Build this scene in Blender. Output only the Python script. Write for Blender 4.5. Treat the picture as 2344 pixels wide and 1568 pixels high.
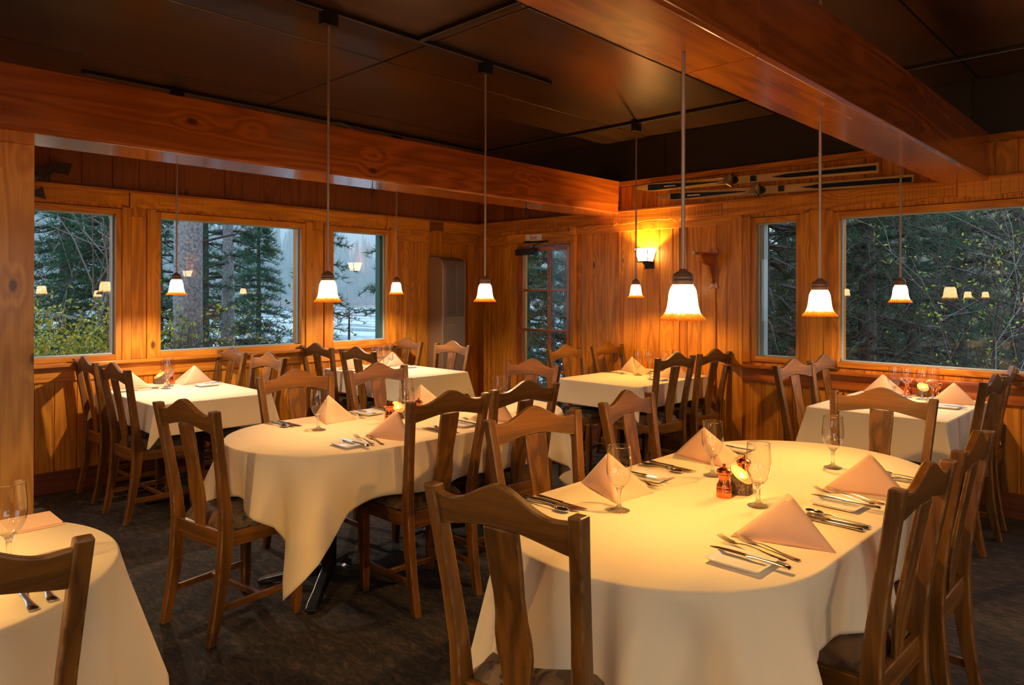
import bpy, math, random
import numpy as np
from mathutils import Vector, Matrix
R = math.radians; PI = math.pi
for o in list(bpy.data.objects): bpy.data.objects.remove(o)
SC = bpy.context.scene; COL = SC.collection
random.seed(7); RNG = np.random.default_rng(11)

# ------------------------------------------------------------ camera, world, exposure
cam = bpy.data.objects.new('camera', bpy.data.cameras.new('camera')); COL.objects.link(cam)
cam.location = (0, 0, 1.48); cam.rotation_mode = 'XYZ'
cam.rotation_euler = (Matrix.Rotation(R(44.0), 3, 'Z') @ Matrix.Rotation(R(90), 3, 'X') @ Matrix.Rotation(R(0.16), 3, 'Z')).to_euler()
cam.data.sensor_width = 36; cam.data.lens = 36 * 1629 / 2344; cam.data.shift_y = -114.4 / 2344
cam.data.clip_start = .05; cam.data.clip_end = 900
SC.camera = cam
SC.view_settings.view_transform = 'Standard'; SC.view_settings.look = 'None'
SC.view_settings.exposure = 0.3; SC.view_settings.gamma = 1; SC.view_settings.use_curve_mapping = False
SC.cycles.use_denoising = True; SC.cycles.max_bounces = 10; SC.cycles.diffuse_bounces = 4; SC.cycles.glossy_bounces = 4
SC.cycles.transmission_bounces = 8; SC.cycles.transparent_max_bounces = 12; SC.cycles.sample_clamp_indirect = 12
SC.cycles.caustics_reflective = False; SC.cycles.volume_bounces = 2
W = bpy.data.worlds.new('dusk_sky'); SC.world = W; W.use_nodes = True
wn = W.node_tree; wn.nodes.clear()
_g = wn.nodes.new('ShaderNodeNewGeometry'); _s = wn.nodes.new('ShaderNodeSeparateXYZ'); _r = wn.nodes.new('ShaderNodeValToRGB')
_b = wn.nodes.new('ShaderNodeBackground'); _o = wn.nodes.new('ShaderNodeOutputWorld')
_m = wn.nodes.new('ShaderNodeMath'); _m.operation = 'MULTIPLY'; _m.inputs[1].default_value = -1
wn.links.new(_g.outputs['Incoming'], _s.inputs[0]); wn.links.new(_s.outputs[2], _m.inputs[0]); wn.links.new(_m.outputs[0], _r.inputs[0])
_r.color_ramp.elements[0].position = 0.0; _r.color_ramp.elements[0].color = (.52, .70, .76, 1)
_r.color_ramp.elements[1].position = 0.6; _r.color_ramp.elements[1].color = (.38, .54, .74, 1)
wn.links.new(_r.outputs[0], _b.inputs[0]); _b.inputs[1].default_value = 2.5; wn.links.new(_b.outputs[0], _o.inputs[0])
PEND_W = 28.0; PEND_COL = (1.0, .60, .20); SHADE_E = 20.0

# ------------------------------------------------------------ material helpers
class NT:
    def __init__(s, name):
        s.m = bpy.data.materials.new(name); s.m.use_nodes = True; s.t = s.m.node_tree; s.t.nodes.clear()
        s.out = s.t.nodes.new('ShaderNodeOutputMaterial')
    def n(s, ty, ins=None, **kw):
        nd = s.t.nodes.new('ShaderNode' + ty)
        for k, v in kw.items(): setattr(nd, k, v)
        for k, v in (ins or {}).items(): s.put(nd.inputs[k], v)
        return nd
    def put(s, sock, v):
        if isinstance(v, bpy.types.NodeSocket): s.t.links.new(v, sock)
        elif isinstance(v, bpy.types.Node): s.t.links.new(v.outputs[0], sock)
        else:
            if hasattr(sock.default_value, '__len__') and len(sock.default_value) == 4 and len(v) == 3: v = (*v, 1)
            sock.default_value = v
    def ramp(s, fac, *els):
        r = s.n('ValToRGB', {0: fac}); e = r.color_ramp.elements
        while len(e) < len(els): e.new(.5)
        for i, (p, c) in enumerate(els): e[i].position = p; e[i].color = (*c, 1) if len(c) == 3 else c
        return r
    def mix(s, f, a, b, mode='MIX'):
        x = s.n('MixRGB', {0: f, 1: a, 2: b}, blend_type=mode); return x
    def math(s, op, a, b=0.0): return s.n('Math', {0: a, 1: b}, operation=op)
    def bsdf(s, **k):
        b = s.n('BsdfPrincipled')
        for kk, v in k.items(): s.put(b.inputs[kk.replace('_', ' ')], v)
        return b
    def end(s, sh): s.put(s.out.inputs[0], sh); return s.m

def wood(name, dark, light, axis='Z', rough=.35, k=1.0, knots=True, var=.35, coat=0.0, knotc=(.09, .025, .008), ring=1.0, spec=.5, wear=None):
    m = NT(name); tc = m.n('TexCoord'); at = m.n('Attribute', attribute_name='rnd'); oi = m.n('ObjectInfo')
    rn = m.math('ADD', at.outputs['Fac'], oi.outputs['Random'])
    off = m.n('VectorMath', {0: (3.1, 7.7, 5.3), 'Scale': m.math('MULTIPLY', at.outputs['Fac'], 9.0)}, operation='SCALE')
    p = m.n('VectorMath', {0: tc.outputs['Object'], 1: off}, operation='ADD')
    sc = {'X': (.09, 1, 1), 'Y': (1, .09, 1), 'Z': (1, 1, .09)}[axis]
    ps = m.n('VectorMath', {0: p, 1: tuple(v * k for v in sc)}, operation='MULTIPLY')
    kn = m.n('VectorMath', {0: p, 1: {'X': (.55, 1, 1), 'Y': (1, .55, 1), 'Z': (1, 1, .55)}[axis]}, operation='MULTIPLY')
    vor = m.n('TexVoronoi', {'Vector': kn, 'Scale': 3.6}); vd = vor.outputs['Distance']
    big = m.n('TexNoise', {'Vector': ps, 'Scale': 5.0, 'Detail': 2.0})
    near = m.n('MapRange', {0: vd, 1: 0.0, 2: .28, 3: 1.0, 4: 0.0})
    dist = m.math('ADD', m.math('MULTIPLY', big.outputs['Fac'], 5.0 * ring), m.math('MULTIPLY', near, .7 if knots else 0.0))
    sn = m.math('SINE', m.math('MULTIPLY', dist, 14.0)); rings = m.math('ADD', m.math('MULTIPLY', sn, .5), .5)
    fs = m.n('VectorMath', {0: p, 1: {'X': (.022, 1, 1), 'Y': (1, .022, 1), 'Z': (1, 1, .022)}[axis]}, operation='MULTIPLY'); fine = m.n('TexNoise', {'Vector': fs, 'Scale': 75.0 * k, 'Detail': 3.0, 'Roughness': .6})
    f = m.math('ADD', m.math('MULTIPLY', rings, .38), m.math('MULTIPLY', fine.outputs['Fac'], .62))
    f2 = m.math('ADD', f, m.math('MULTIPLY', m.math('SUBTRACT', rn, .5), var))
    col = m.ramp(f2, (.12, dark), (.85, light))
    blot = m.n('TexNoise', {'Vector': p, 'Scale': 2.2, 'Detail': 2.0})
    col = m.mix(m.n('MapRange', {0: blot.outputs['Fac'], 1: .35, 2: .75, 3: 0.0, 4: .45}), col, dark)
    if knots:
        kf = m.n('MapRange', {0: vd, 1: .045, 2: .085, 3: .9, 4: 0.0})
        pick = m.math('GREATER_THAN', m.n('SeparateColor', {0: vor.outputs['Color']}).outputs[0], .40)
        col = m.mix(m.math('MULTIPLY', kf, pick), col, knotc)
    if wear:
        bv = m.n('Bevel', {'Radius': .006}); bv.samples = 4; ge = m.n('NewGeometry')
        dt = m.n('VectorMath', {0: bv.outputs[0], 1: ge.outputs['Normal']}, operation='DOT_PRODUCT'); wn_ = m.n('TexNoise', {'Vector': tc.outputs['Object'], 'Scale': 22.0, 'Detail': 3.0})
        ed = m.n('MapRange', {0: m.math('SUBTRACT', 1.0, dt.outputs['Value']), 1: .006, 2: .06}); col = m.mix(m.math('MULTIPLY', ed, m.n('MapRange', {0: wn_.outputs['Fac'], 1: .38, 2: .62, 3: .05, 4: .8})), col, wear)
    bmp = m.n('Bump', {'Height': f, 'Strength': .03 if coat > .3 else .12, 'Distance': .002})
    rg = m.math('ADD', m.math('MULTIPLY', fine.outputs['Fac'], .03 if coat > .3 else .12), rough - (.015 if coat > .3 else .06))
    b = m.bsdf(Base_Color=col, Roughness=rg, Normal=bmp); b.inputs['Coat Weight'].default_value = coat; b.inputs['Coat Roughness'].default_value = .12
    b.inputs['Specular IOR Level'].default_value = spec
    return m.end(b)

def plain(name, c, rough=.5, metal=0.0, spec=.5, emis=None, es=0, noise=0.0, nscale=40, bump=0.0):
    m = NT(name); tc = m.n('TexCoord'); nz = m.n('TexNoise', {'Vector': tc.outputs['Object'], 'Scale': float(nscale), 'Detail': 3.0})
    col = m.mix(noise, c, m.mix(1.0, c, m.ramp(nz.outputs['Fac'], (.3, (.35, .35, .35)), (.7, (1.3, 1.3, 1.3))), 'MULTIPLY'))
    b = m.bsdf(Base_Color=col, Roughness=rough, Metallic=metal); b.inputs['Specular IOR Level'].default_value = spec
    if bump: m.put(b.inputs['Normal'], m.n('Bump', {'Height': nz.outputs['Fac'], 'Strength': bump, 'Distance': .003}))
    if emis: m.put(b.inputs['Emission Color'], emis); b.inputs['Emission Strength'].default_value = es
    return m.end(b)

PD, PL = (.36, .098, .007), (.80, .305, .024)          # knotty pine
M = {}
for a in 'XYZ':
    M['pine' + a] = wood('knotty_pine_' + a, PD, PL, a, .40, coat=.07, spec=.35)
    M['red' + a] = wood('red_stained_board_' + a, (.13, .030, .010), (.30, .080, .022), a, .45)
    M['chair' + a] = wood('brown_maple_' + a, (.070, .026, .004), (.28, .102, .011), a, .44, k=2.0, knots=False, var=.25, coat=.05, spec=.35, wear=(.50, .30, .12), ring=.5)
    M['lbeam' + a] = wood('lacquered_beam_' + a, (.25, .052, .008), (.60, .16, .018), a, .26, k=.8, var=.1, coat=.6)
M['post'] = wood('pale_pine_post', (.50, .18, .022), (.88, .42, .08), 'Z', .38, coat=.2)
M['ceil'] = wood('dark_stained_plywood', (.030, .013, .007), (.078, .034, .016), 'Y', .30, k=.6, knots=False, var=.1, coat=.35, ring=.4)
M['blk'] = plain('black_painted_board', (.022, .013, .008), .5)
M['black'] = plain('black_enamel', (.008, .008, .009), .35)
M['gun'] = plain('dark_iron', (.03, .022, .018), .4, .7)
M['rod'] = plain('brushed_bronze_rod', (.46, .33, .26), .35, .35)
M['cap'] = plain('bronze_cap', (.30, .17, .12), .42, .3)
M['steel'] = plain('polished_steel', (.62, .58, .54), .14, 1.0)
M['brass'] = plain('worn_brass', (.55, .38, .14), .3, 1.0)
M['copper'] = plain('brushed_copper', (.80, .24, .09), .22, 1.0)
M['white'] = plain('white_porcelain', (.82, .80, .78), .10)
M['butter'] = plain('butter', (.85, .62, .18), .45)
M['sash'] = plain('pale_sash', (.42, .50, .50), .4)
M['green'] = plain('green_sash', (.03, .12, .10), .5)
M['heat'] = plain('tan_enamel_metal', (.30, .19, .115), .33, .25, noise=.1)
M['grille'] = plain('bronze_grille', (.10, .055, .028), .4, .5)
M['sign'] = plain('sign_plastic', (.92, .86, .78), .35)
M['redink'] = plain('red_lettering', (.65, .03, .02), .5)
M['conduit'] = plain('galvanised_conduit', (.40, .38, .33), .35, .8, noise=.3)
M['navy'] = plain('navy_ski_lacquer', (.012, .02, .035), .25)
M['skiwood'] = wood('blond_ski_wood', (.55, .30, .09), (.80, .48, .18), 'X', .3, knots=False, coat=.4)
M['fish'] = plain('fish_skin', (.05, .03, .018), .3, noise=.6, nscale=60)
M['belly'] = plain('fish_belly', (.5, .38, .26), .35)
M['bark'] = plain('candle_bark', (.20, .12, .065), .85, noise=1.0, nscale=130, bump=1.0)
M['cut'] = wood('cut_log_face', (.40, .20, .07), (.62, .36, .14), 'Z', .6, k=6, knots=False)
M['wax'] = plain('candle_wax', (.85, .55, .22), .4, emis=(1, .45, .08), es=.9)
M['flame'] = plain('flame', (1, .6, .2), .5, emis=(1, .62, .22), es=60)
M['bulb'] = plain('lit_bulb', (1, 1, 1), .5, emis=(1, .72, .36), es=30)

def cloth(name, c, weave=900.):
    m = NT(name); tc = m.n('TexCoord')
    w = m.n('TexNoise', {'Vector': tc.outputs['Object'], 'Scale': weave, 'Detail': 1.0})
    n2 = m.n('TexNoise', {'Vector': tc.outputs['Object'], 'Scale': 5.0, 'Detail': 3.0})
    sg = m.n('SeparateXYZ', {0: tc.outputs['Generated']})
    def ln(o, c0): return m.n('MapRange', {0: m.math('ABSOLUTE', m.math('SUBTRACT', o, c0)), 1: 0.0, 2: .006, 3: 1.0, 4: 0.0})
    lines = m.math('ADD', m.math('ADD', ln(sg.outputs[0], .52), ln(sg.outputs[1], .36)), ln(sg.outputs[1], .66)); hh = m.math('ADD', n2.outputs['Fac'], m.math('MULTIPLY', lines, .09 if 'table' in name else 0.0))
    b = m.bsdf(Base_Color=c, Roughness=.85, Normal=m.n('Bump', {'Height': hh, 'Strength': .3, 'Distance': .02, 'Normal': m.n('Bump', {'Height': w.outputs['Fac'], 'Strength': .25, 'Distance': .0006})}))
    b.inputs['Sheen Weight'].default_value = .15; b.inputs['Specular IOR Level'].default_value = .2
    return m.end(b)
M['cloth'] = cloth('ivory_tablecloth', (.88, .71, .47)); M['napkin'] = cloth('salmon_napkin', (.80, .48, .30))

def fabric():
    m = NT('tapestry_seat_fabric'); tc = m.n('TexCoord'); P = tc.outputs['Object']
    w = m.n('TexNoise', {'Vector': P, 'Scale': 9.0, 'Detail': 2.0})
    d = m.n('VectorMath', {0: m.n('VectorMath', {0: w.outputs['Color'], 'Scale': .16}, operation='SCALE').outputs[0], 1: P}, operation='ADD')
    v = m.n('TexVoronoi', {'Vector': m.n('VectorMath', {0: d, 1: (1, 2.2, 1)}, operation='MULTIPLY'), 'Scale': 22.0}, feature='F2')
    v2 = m.n('TexVoronoi', {'Vector': d, 'Scale': 11.0})
    lf = m.ramp(v.outputs['Distance'], (.45, (0, 0, 0)), (.62, (1, 1, 1)))
    n = m.n('TexNoise', {'Vector': P, 'Scale': 7.0, 'Detail': 1.0})
    base = m.ramp(n.outputs['Fac'], (.38, (.020, .028, .026)), (.5, (.035, .045, .035)), (.62, (.13, .035, .025)))
    leaf = m.ramp(m.n('SeparateColor', {0: v2.outputs['Color']}).outputs[1], (.2, (.19, .115, .06)), (.55, (.05, .055, .04)), (.8, (.25, .16, .085)))
    b = m.bsdf(Base_Color=m.mix(m.math('MULTIPLY', lf, .85), base, leaf), Roughness=.85, Normal=m.n('Bump', {'Height': v.outputs['Distance'], 'Strength': .3, 'Distance': .002}))
    return m.end(b)
M['fabric'] = fabric()
def carpet():
    m = NT('mottled_brown_carpet'); tc = m.n('TexCoord'); P = tc.outputs['Object']
    a = m.n('TexNoise', {'Vector': m.n('VectorMath', {0: P, 1: (1, 2.6, 1)}, operation='MULTIPLY'), 'Scale': 14.0, 'Detail': 4.0, 'Roughness': .65, 'Distortion': 1.2})
    b_ = m.n('TexNoise', {'Vector': P, 'Scale': 260.0, 'Detail': 2.0})
    c = m.ramp(a.outputs['Fac'], (.36, (.019, .016, .015)), (.52, (.040, .031, .026)), (.66, (.10, .062, .045)))
    c = m.mix(.75, c, m.ramp(b_.outputs['Fac'], (.3, (.45, .45, .45)), (.7, (1.5, 1.5, 1.5))), 'MULTIPLY')
    return m.end(m.bsdf(Base_Color=c, Roughness=.95, Normal=m.n('Bump', {'Height': b_.outputs['Fac'], 'Strength': .6, 'Distance': .004})))
M['carpet'] = carpet()
def shade_mat():
    m = NT('amber_glass_shade'); tc = m.n('TexCoord'); z = m.n('SeparateXYZ', {0: tc.outputs['Object']}).outputs[2]
    nz = m.n('TexNoise', {'Vector': tc.outputs['Object'], 'Scale': 90.0, 'Detail': 4.0})
    h = m.math('ADD', z, m.math('MULTIPLY', m.math('SUBTRACT', nz.outputs['Fac'], .5), .022))
    c = m.ramp(m.n('MapRange', {0: h, 1: 0.0, 2: .118}), (.02, (1, .13, .004)), (.13, (1, .36, .02)), (.27, (1, .60, .20)), (.9, (1, .66, .30)), (1.0, (1, .45, .08)))
    s = m.ramp(m.n('MapRange', {0: h, 1: 0.0, 2: .118}), (.03, (.035, .035, .035)), (.17, (.06, .06, .06)), (.29, (1, 1, 1)), (.88, (1, 1, 1)), (1.0, (.25, .25, .25)))
    e = m.n('Emission', {0: c, 1: m.math('MULTIPLY', s, SHADE_E)})
    g = m.n('BsdfGlossy', {0: (.05, .05, .05, 1), 'Roughness': .1})
    return m.end(m.n('AddShader', {0: e, 1: g}))
M['shade'] = shade_mat()
def thin(name, tint, base=.045, top=.9, edge=None):
    """thin clear sheet: passes light straight on, reflects more at grazing angles on both sides"""
    m = NT(name); lw = m.n('LayerWeight', {'Blend': .5}); f = m.math('ADD', m.math('MULTIPLY', m.math('POWER', lw.outputs['Facing'], 4.0), top), base)
    tc_ = m.mix(m.math('POWER', lw.outputs['Facing'], 3.0), tint, edge or tint); return m.end(m.n('MixShader', {0: f, 1: m.n('BsdfTransparent', {0: tc_}), 2: m.n('BsdfGlossy', {0: (1, 1, 1), 'Roughness': 0.0})}))
M['bowl'] = thin('clear_glass_bowl', (.96, .955, .94), .09, .85, (.35, .33, .30))
M['pane'] = thin('window_glass', (.97, .98, .97), .045, .8)
def glass(name, tint=(1, 1, 1)):
    m = NT(name); lw = m.n('LayerWeight', {'Blend': .5}); f = m.math('ADD', m.math('MULTIPLY', m.math('POWER', lw.outputs['Facing'], 3.0), .8), .08); th = m.n('MixShader', {0: f, 1: m.n('BsdfTransparent', {0: tint}), 2: m.n('BsdfGlossy', {0: (1, 1, 1), 'Roughness': .02})}); return m.end(m.n('MixShader', {0: .55, 1: th, 2: m.n('BsdfGlass', {0: tint, 'Roughness': 0.0, 'IOR': 1.5})}))
M['glass'] = glass('clear_stemware_glass', (.99, .985, .97))
def leafmat(name, c1, c2, scale=.8, tr=.25):
    m = NT(name); at = m.n('Attribute', attribute_name='rnd'); tc = m.n('TexCoord')
    c = m.ramp(at.outputs['Fac'], (.1, c1), (.9, c2))
    return m.end(m.n('MixShader', {0: tr, 1: m.bsdf(Base_Color=c, Roughness=.6), 2: m.n('BsdfTranslucent', {0: c})}))
M['needle'] = leafmat('pine_needles', (.012, .060, .030), (.060, .170, .075))
M['needle2'] = leafmat('olive_pine_needles', (.035, .060, .030), (.12, .15, .07))
M['brownneedle'] = leafmat('dry_pine_needles', (.10, .055, .02), (.14, .14, .05))
M['willow'] = leafmat('willow_leaves', (.22, .24, .03), (.70, .58, .06))
M['yleaf'] = leafmat('yellow_leaves', (.30, .36, .05), (.70, .62, .08))
M['gleaf'] = leafmat('green_leaves', (.10, .17, .04), (.25, .33, .08))
M['reed'] = leafmat('dry_reeds', (.30, .25, .15), (.55, .48, .30))
M['trunk'] = plain('pine_bark', (.11, .085, .075), .9, noise=1.0, nscale=18, bump=1.0)
M['ptrunk'] = plain('speckled_grey_bark', (.36, .33, .33), .9, noise=1.0, nscale=30, bump=1.0)
M['twig'] = plain('pale_twig_bark', (.30, .25, .23), .9)
M['dtwig'] = plain('brown_twig_bark', (.10, .065, .05), .9)
M['farneedle'] = leafmat('distant_needles', (.02, .06, .045), (.05, .11, .07), tr=0)
M['ground'] = plain('dry_grass_ground', (.13, .11, .07), .95, noise=.9, nscale=3)
M['bank'] = plain('pale_far_bank', (.42, .38, .26), .95, noise=.7, nscale=.6)
M['snow'] = plain('pale_boulder', (.48, .50, .52), .8, noise=.3, nscale=8)
M['brushred'] = leafmat('red_brown_brush', (.12, .06, .045), (.24, .13, .08), tr=0)
def lake():
    m = NT('lake_water'); tc = m.n('TexCoord')
    n = m.n('TexNoise', {'Vector': m.n('VectorMath', {0: tc.outputs['Object'], 1: (.06, .25, 1)}, operation='MULTIPLY'), 'Scale': 1.0, 'Detail': 5.0, 'Distortion': .6})
    n2 = m.n('TexNoise', {'Vector': tc.outputs['Object'], 'Scale': 2.0, 'Detail': 3.0})
    c = m.ramp(n.outputs['Fac'], (.42, (.16, .25, .29)), (.58, (.60, .72, .78)))
    r = m.ramp(n.outputs['Fac'], (.42, (.12, .12, .12)), (.6, (.5, .5, .5)))
    return m.end(m.bsdf(Base_Color=c, Roughness=r, Normal=m.n('Bump', {'Height': n2.outputs['Fac'], 'Strength': .15, 'Distance': .05})))
M['lake'] = lake()

# ------------------------------------------------------------ mesh helpers
class MB:
    def __init__(s): s.v = []; s.f = []; s.r = []
    def add(s, vs, fs, rnd=0.0, T=None):
        o = len(s.v); s.v += [tuple(T @ Vector(p)) if T else tuple(p) for p in vs]
        s.f += [tuple(i + o for i in f) for f in fs]; s.r += [rnd] * len(fs); return s
    def box(s, a, b, rnd=0.0, T=None):
        (x0, y0, z0), (x1, y1, z1) = [(min(p, q)) for p, q in zip(a, b)], [(max(p, q)) for p, q in zip(a, b)]
        return s.add([(x0, y0, z0), (x1, y0, z0), (x1, y1, z0), (x0, y1, z0), (x0, y0, z1), (x1, y0, z1), (x1, y1, z1), (x0, y1, z1)],
                     [(0, 3, 2, 1), (4, 5, 6, 7), (0, 1, 5, 4), (1, 2, 6, 5), (2, 3, 7, 6), (3, 0, 4, 7)], rnd, T)
    def loft(s, rings, cap=True, rnd=0.0, T=None, closed=True):
        n = len(rings[0]); vs = [p for r in rings for p in r]; fs = []
        for i in range(len(rings) - 1):
            for j in range(n if closed else n - 1):
                k = (j + 1) % n; fs.append((i * n + j, i * n + k, (i + 1) * n + k, (i + 1) * n + j))
        if cap: fs.append(tuple(range(n))[::-1]); fs.append(tuple((len(rings) - 1) * n + j for j in range(n)))
        return s.add(vs, fs, rnd, T)
    def lathe(s, prof, n=32, rnd=0.0, T=None, cap=False):
        rings = [[(r * math.cos(2 * PI * j / n), r * math.sin(2 * PI * j / n), z) for j in range(n)] for r, z in prof]
        return s.loft(rings, cap, rnd, T)
    def tube(s, pts, rad, n=8, rnd=0.0, cap=True):
        pts = [Vector(p) for p in pts]; rings = []
        for i, p in enumerate(pts):
            d = (pts[min(i + 1, len(pts) - 1)] - pts[max(i - 1, 0)]).normalized()
            u = d.cross(Vector((0, 0, 1))) if abs(d.z) < .95 else d.cross(Vector((1, 0, 0)))
            u.normalize(); w = d.cross(u); rr = rad[i] if hasattr(rad, '__len__') else rad
            rings.append([tuple(p + (u * math.cos(2 * PI * j / n) + w * math.sin(2 * PI * j / n)) * rr) for j in range(n)])
        return s.loft(rings, cap, rnd)
    def prism(s, poly, a, b, axes='xz', rnd=0.0, T=None):      # polygon in the plane of axes, extruded from a to b along the other axis
        def mk(u, v, w): return {'xz': (u, w, v), 'yz': (w, u, v), 'xy': (u, v, w)}[axes]
        n = len(poly); vs = [mk(u, v, a) for u, v in poly] + [mk(u, v, b) for u, v in poly]
        return s.add(vs, [tuple(range(n)), tuple(range(2 * n - 1, n - 1, -1))] + [(j, j + n, (j + 1) % n + n, (j + 1) % n) for j in range(n)], rnd, T)
    def build(s, name, mat, parent=None, smooth=False, bevel=0.0, seg=2, fixn=True, ang=40):
        me = bpy.data.meshes.new(name); me.from_pydata(s.v, [], s.f); me.materials.append(mat)
        if fixn:
            import bmesh
            bm = bmesh.new(); bm.from_mesh(me); bmesh.ops.recalc_face_normals(bm, faces=bm.faces); bm.to_mesh(me); bm.free()
        if any(s.r) and len(me.polygons) == len(s.r):
            a = me.attributes.new('rnd', 'FLOAT', 'FACE'); a.data.foreach_set('value', s.r)
        if smooth:
            me.polygons.foreach_set('use_smooth', [True] * len(me.polygons))
            if ang < 180:
                try: me.set_sharp_from_angle(angle=R(ang))
                except Exception: pass
        o = bpy.data.objects.new(name, me); COL.objects.link(o)
        if parent: o.parent = parent
        if bevel:
            bv = o.modifiers.new('bevel', 'BEVEL'); bv.width = bevel; bv.segments = seg; bv.limit_method = 'ANGLE'; bv.angle_limit = R(35)
        return o

def tag(o, label=None, cat=None, group=None, kind=None):
    if label: o['label'] = label
    if cat: o['category'] = cat
    if group: o['group'] = group
    if kind: o['kind'] = kind
    return o
def empty(name, loc=(0, 0, 0), rz=0.0):
    o = bpy.data.objects.new(name, None); COL.objects.link(o); o.location = loc; o.rotation_euler.z = rz; o.empty_display_size = .1; return o
def struct(o): o['kind'] = 'structure'; return o
def copy_tree(o, loc=None, rz=None, label=None, group=None):
    c = o.copy(); COL.objects.link(c)
    def kids(src, dst):
        for ch in list(src.children):
            k = ch.copy(); COL.objects.link(k); k.parent = dst; kids(ch, k)
    kids(o, c)
    if loc is not None: c.location = loc
    if rz is not None: c.rotation_euler.z = rz
    if label: c['label'] = label
    if group: c['group'] = group
    return c
PROTOS = {}
def place(key, maker, loc, rz, label, cat, group=None):
    """the first call moves the prototype itself, later calls copy it with its parts"""
    if key not in PROTOS: PROTOS[key] = [maker(), False]
    o = PROTOS[key][0]
    if PROTOS[key][1]: o = copy_tree(o)
    PROTOS[key][1] = True
    for k in ('label', 'group'):
        if k in o: del o[k]
    o.location = loc; o.rotation_euler.z = rz
    return tag(o, label, cat, group)

# ------------------------------------------------------------ the room
XL, YB, XR, YF, ZC = -6.05, 5.70, 3.2, -3.6, 2.955
floor = struct(MB().box((XL - .2, YF - .2, -.1), (XR + .2, YB + .2, 0)).build('floor', M['carpet']))
cm = MB().box((XL - .2, YF - .2, ZC), (XR + .2, YB + .2, ZC + .1))
sx = [XL, -4.96, -3.72, -2.48, -1.08, .14, 1.36, XR]; sy = [YF, -2.2, .24, 2.68, 5.11, YB]
for i in range(7):
    for j in range(5): cm.box((sx[i] + .006, sy[j] + .006, ZC - .012), (sx[i + 1] - .006, sy[j + 1] - .006, ZC), random.random())
struct(cm.build('ceiling', M['ceil'], bevel=.003, seg=1))

def wall(name, side, c, u0, u1, z0, z1, holes, mat, th=.16, board=.13, bd=.016, boards=None):
    """boards standing on a solid backing, with openings; side 'L' faces +x, 'B' faces -y, 'R' faces -x, 'F' faces +y"""
    sg = {'L': 1, 'B': -1, 'R': -1, 'F': 1}[side]
    def bx(m, ua, ub, za, zb, d0, d1, r=0.0):
        if ub - ua < 1e-4 or zb - za < 1e-4: return
        if side in 'LR': m.box((c + sg * d0, ua, za), (c + sg * d1, ub, zb), r)
        else: m.box((ua, c + sg * d0, za), (ub, c + sg * d1, zb), r)
    m = MB(); us = sorted({u0, u1, *[h[0] for h in holes], *[h[1] for h in holes]})
    for a, b in zip(us, us[1:]):
        zs = z0
        for h in sorted([h for h in holes if h[0] <= a and h[1] >= b], key=lambda h: h[2]):
            bx(m, a, b, zs, h[2], -th, 0); zs = h[3]
        bx(m, a, b, zs, z1, -th, 0)
    u = u0; rr = random.Random(name)
    while u < u1 - .005:
        w = min(board * rr.uniform(.75, 1.2), u1 - u); r = rr.random(); segs = [(z0, z1)]
        for h in holes:
            if u + w > h[0] + 1e-3 and u < h[1] - 1e-3:
                n = []
                for a, b in segs:
                    if h[2] > a: n.append((a, min(b, h[2])))
                    if h[3] < b: n.append((max(a, h[3]), b))
                segs = [(a, b) for a, b in n if b - a > .01]
                if u < h[0] and h[0] - u > .02: w = h[0] - u; segs = [(z0, z1)]
                elif u < h[1] < u + w: w = h[1] - u
        for a, b in segs:
            bx(m, u + .0015, u + w - .0015, a, b, 0, bd, r + .01)
            bx(m, u + w - .016, u + w - .010, a, b, bd, bd + .003, r + .01)
        u += w
    return struct(m.build(name, mat, bevel=.004, seg=1))
WL = [(1.02, 1.829), (2.16, 3.41), (3.752, 4.383)]          # left wall windows, y ranges
ZW0, ZW1 = .993, 2.076
wall('wall_left', 'L', XL, YF, YB, 0, ZC, [(a - .05, b + .05, ZW0 - .05, ZW1 + .05) for a, b in WL] + [(-2.6, .2, .9, 2.15)], M['pineZ'])  # the last opening is invented, out of view, to let in fill daylight
WB = [(-2.66, -2.32), (-1.99, .75)]; ZB0, ZB1 = .957, 2.063
wall('wall_back', 'B', YB, XL, XR, 0, 2.55, [(-5.44, -4.62, -.01, 1.995)] + [(a - .05, b + .05, ZB0 - .05, ZB1 + .05) for a, b in WB], M['pineZ'])
m = MB().box((XL, YB, 2.55), (XR, YB + .16, ZC))
for a, b in zip((XL, -3.54, -1.12, 1.3), (-3.54, -1.12, 1.3, XR)): m.box((a + .004, YB - .008, 2.556), (b - .004, YB, ZC - .015))
struct(m.build('wall_upper', M['blk']))
wall('wall_right', 'R', XR, YF, YB, 0, ZC, [(-1.2, 2.6, .75, 2.2)], M['pineZ'], board=.2)  # unseen opening added so daylight fills the room from the right
wall('wall_front', 'F', YF, XL, XR, 0, ZC, [(-1.6, .9, .75, 2.2)], M['pineZ'], board=.2)  # made-up opening behind the viewer, a source of cool fill light
# red boards above the left header
m = MB(); u = YF; rr = random.Random(3)
while u < YB - .02:
    w = min(rr.uniform(.12, .22), YB - u); m.box((XL + .016, u + .002, 2.26), (XL + .024, u + w - .002, ZC - .012), rr.random()); u += w
struct(m.build('trim_1', M['redZ'], bevel=.003, seg=1))
split = False; m = MB(); u = XL + .03                        # boards between header and cap on the back wall, red under the left beam
while u < XR - .02:
    if u > -4.2 and not split: struct(m.build('trim_2', M['redZ'], bevel=.003, seg=1)); m = MB(); split = True
    w = min(rr.uniform(.1, .17), XR - u); m.box((u + .002, YB - .026, 2.262), (u + w - .002, YB - .016, 2.50), rr.random()); u += w
struct(m.build('trim_60', M['pineZ'], bevel=.003, seg=1))
struct(MB().box((-4.03, YB - .045, 2.505), (XR, YB, 2.55)).build('trim_3', M['pineX'], bevel=.003))

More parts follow.
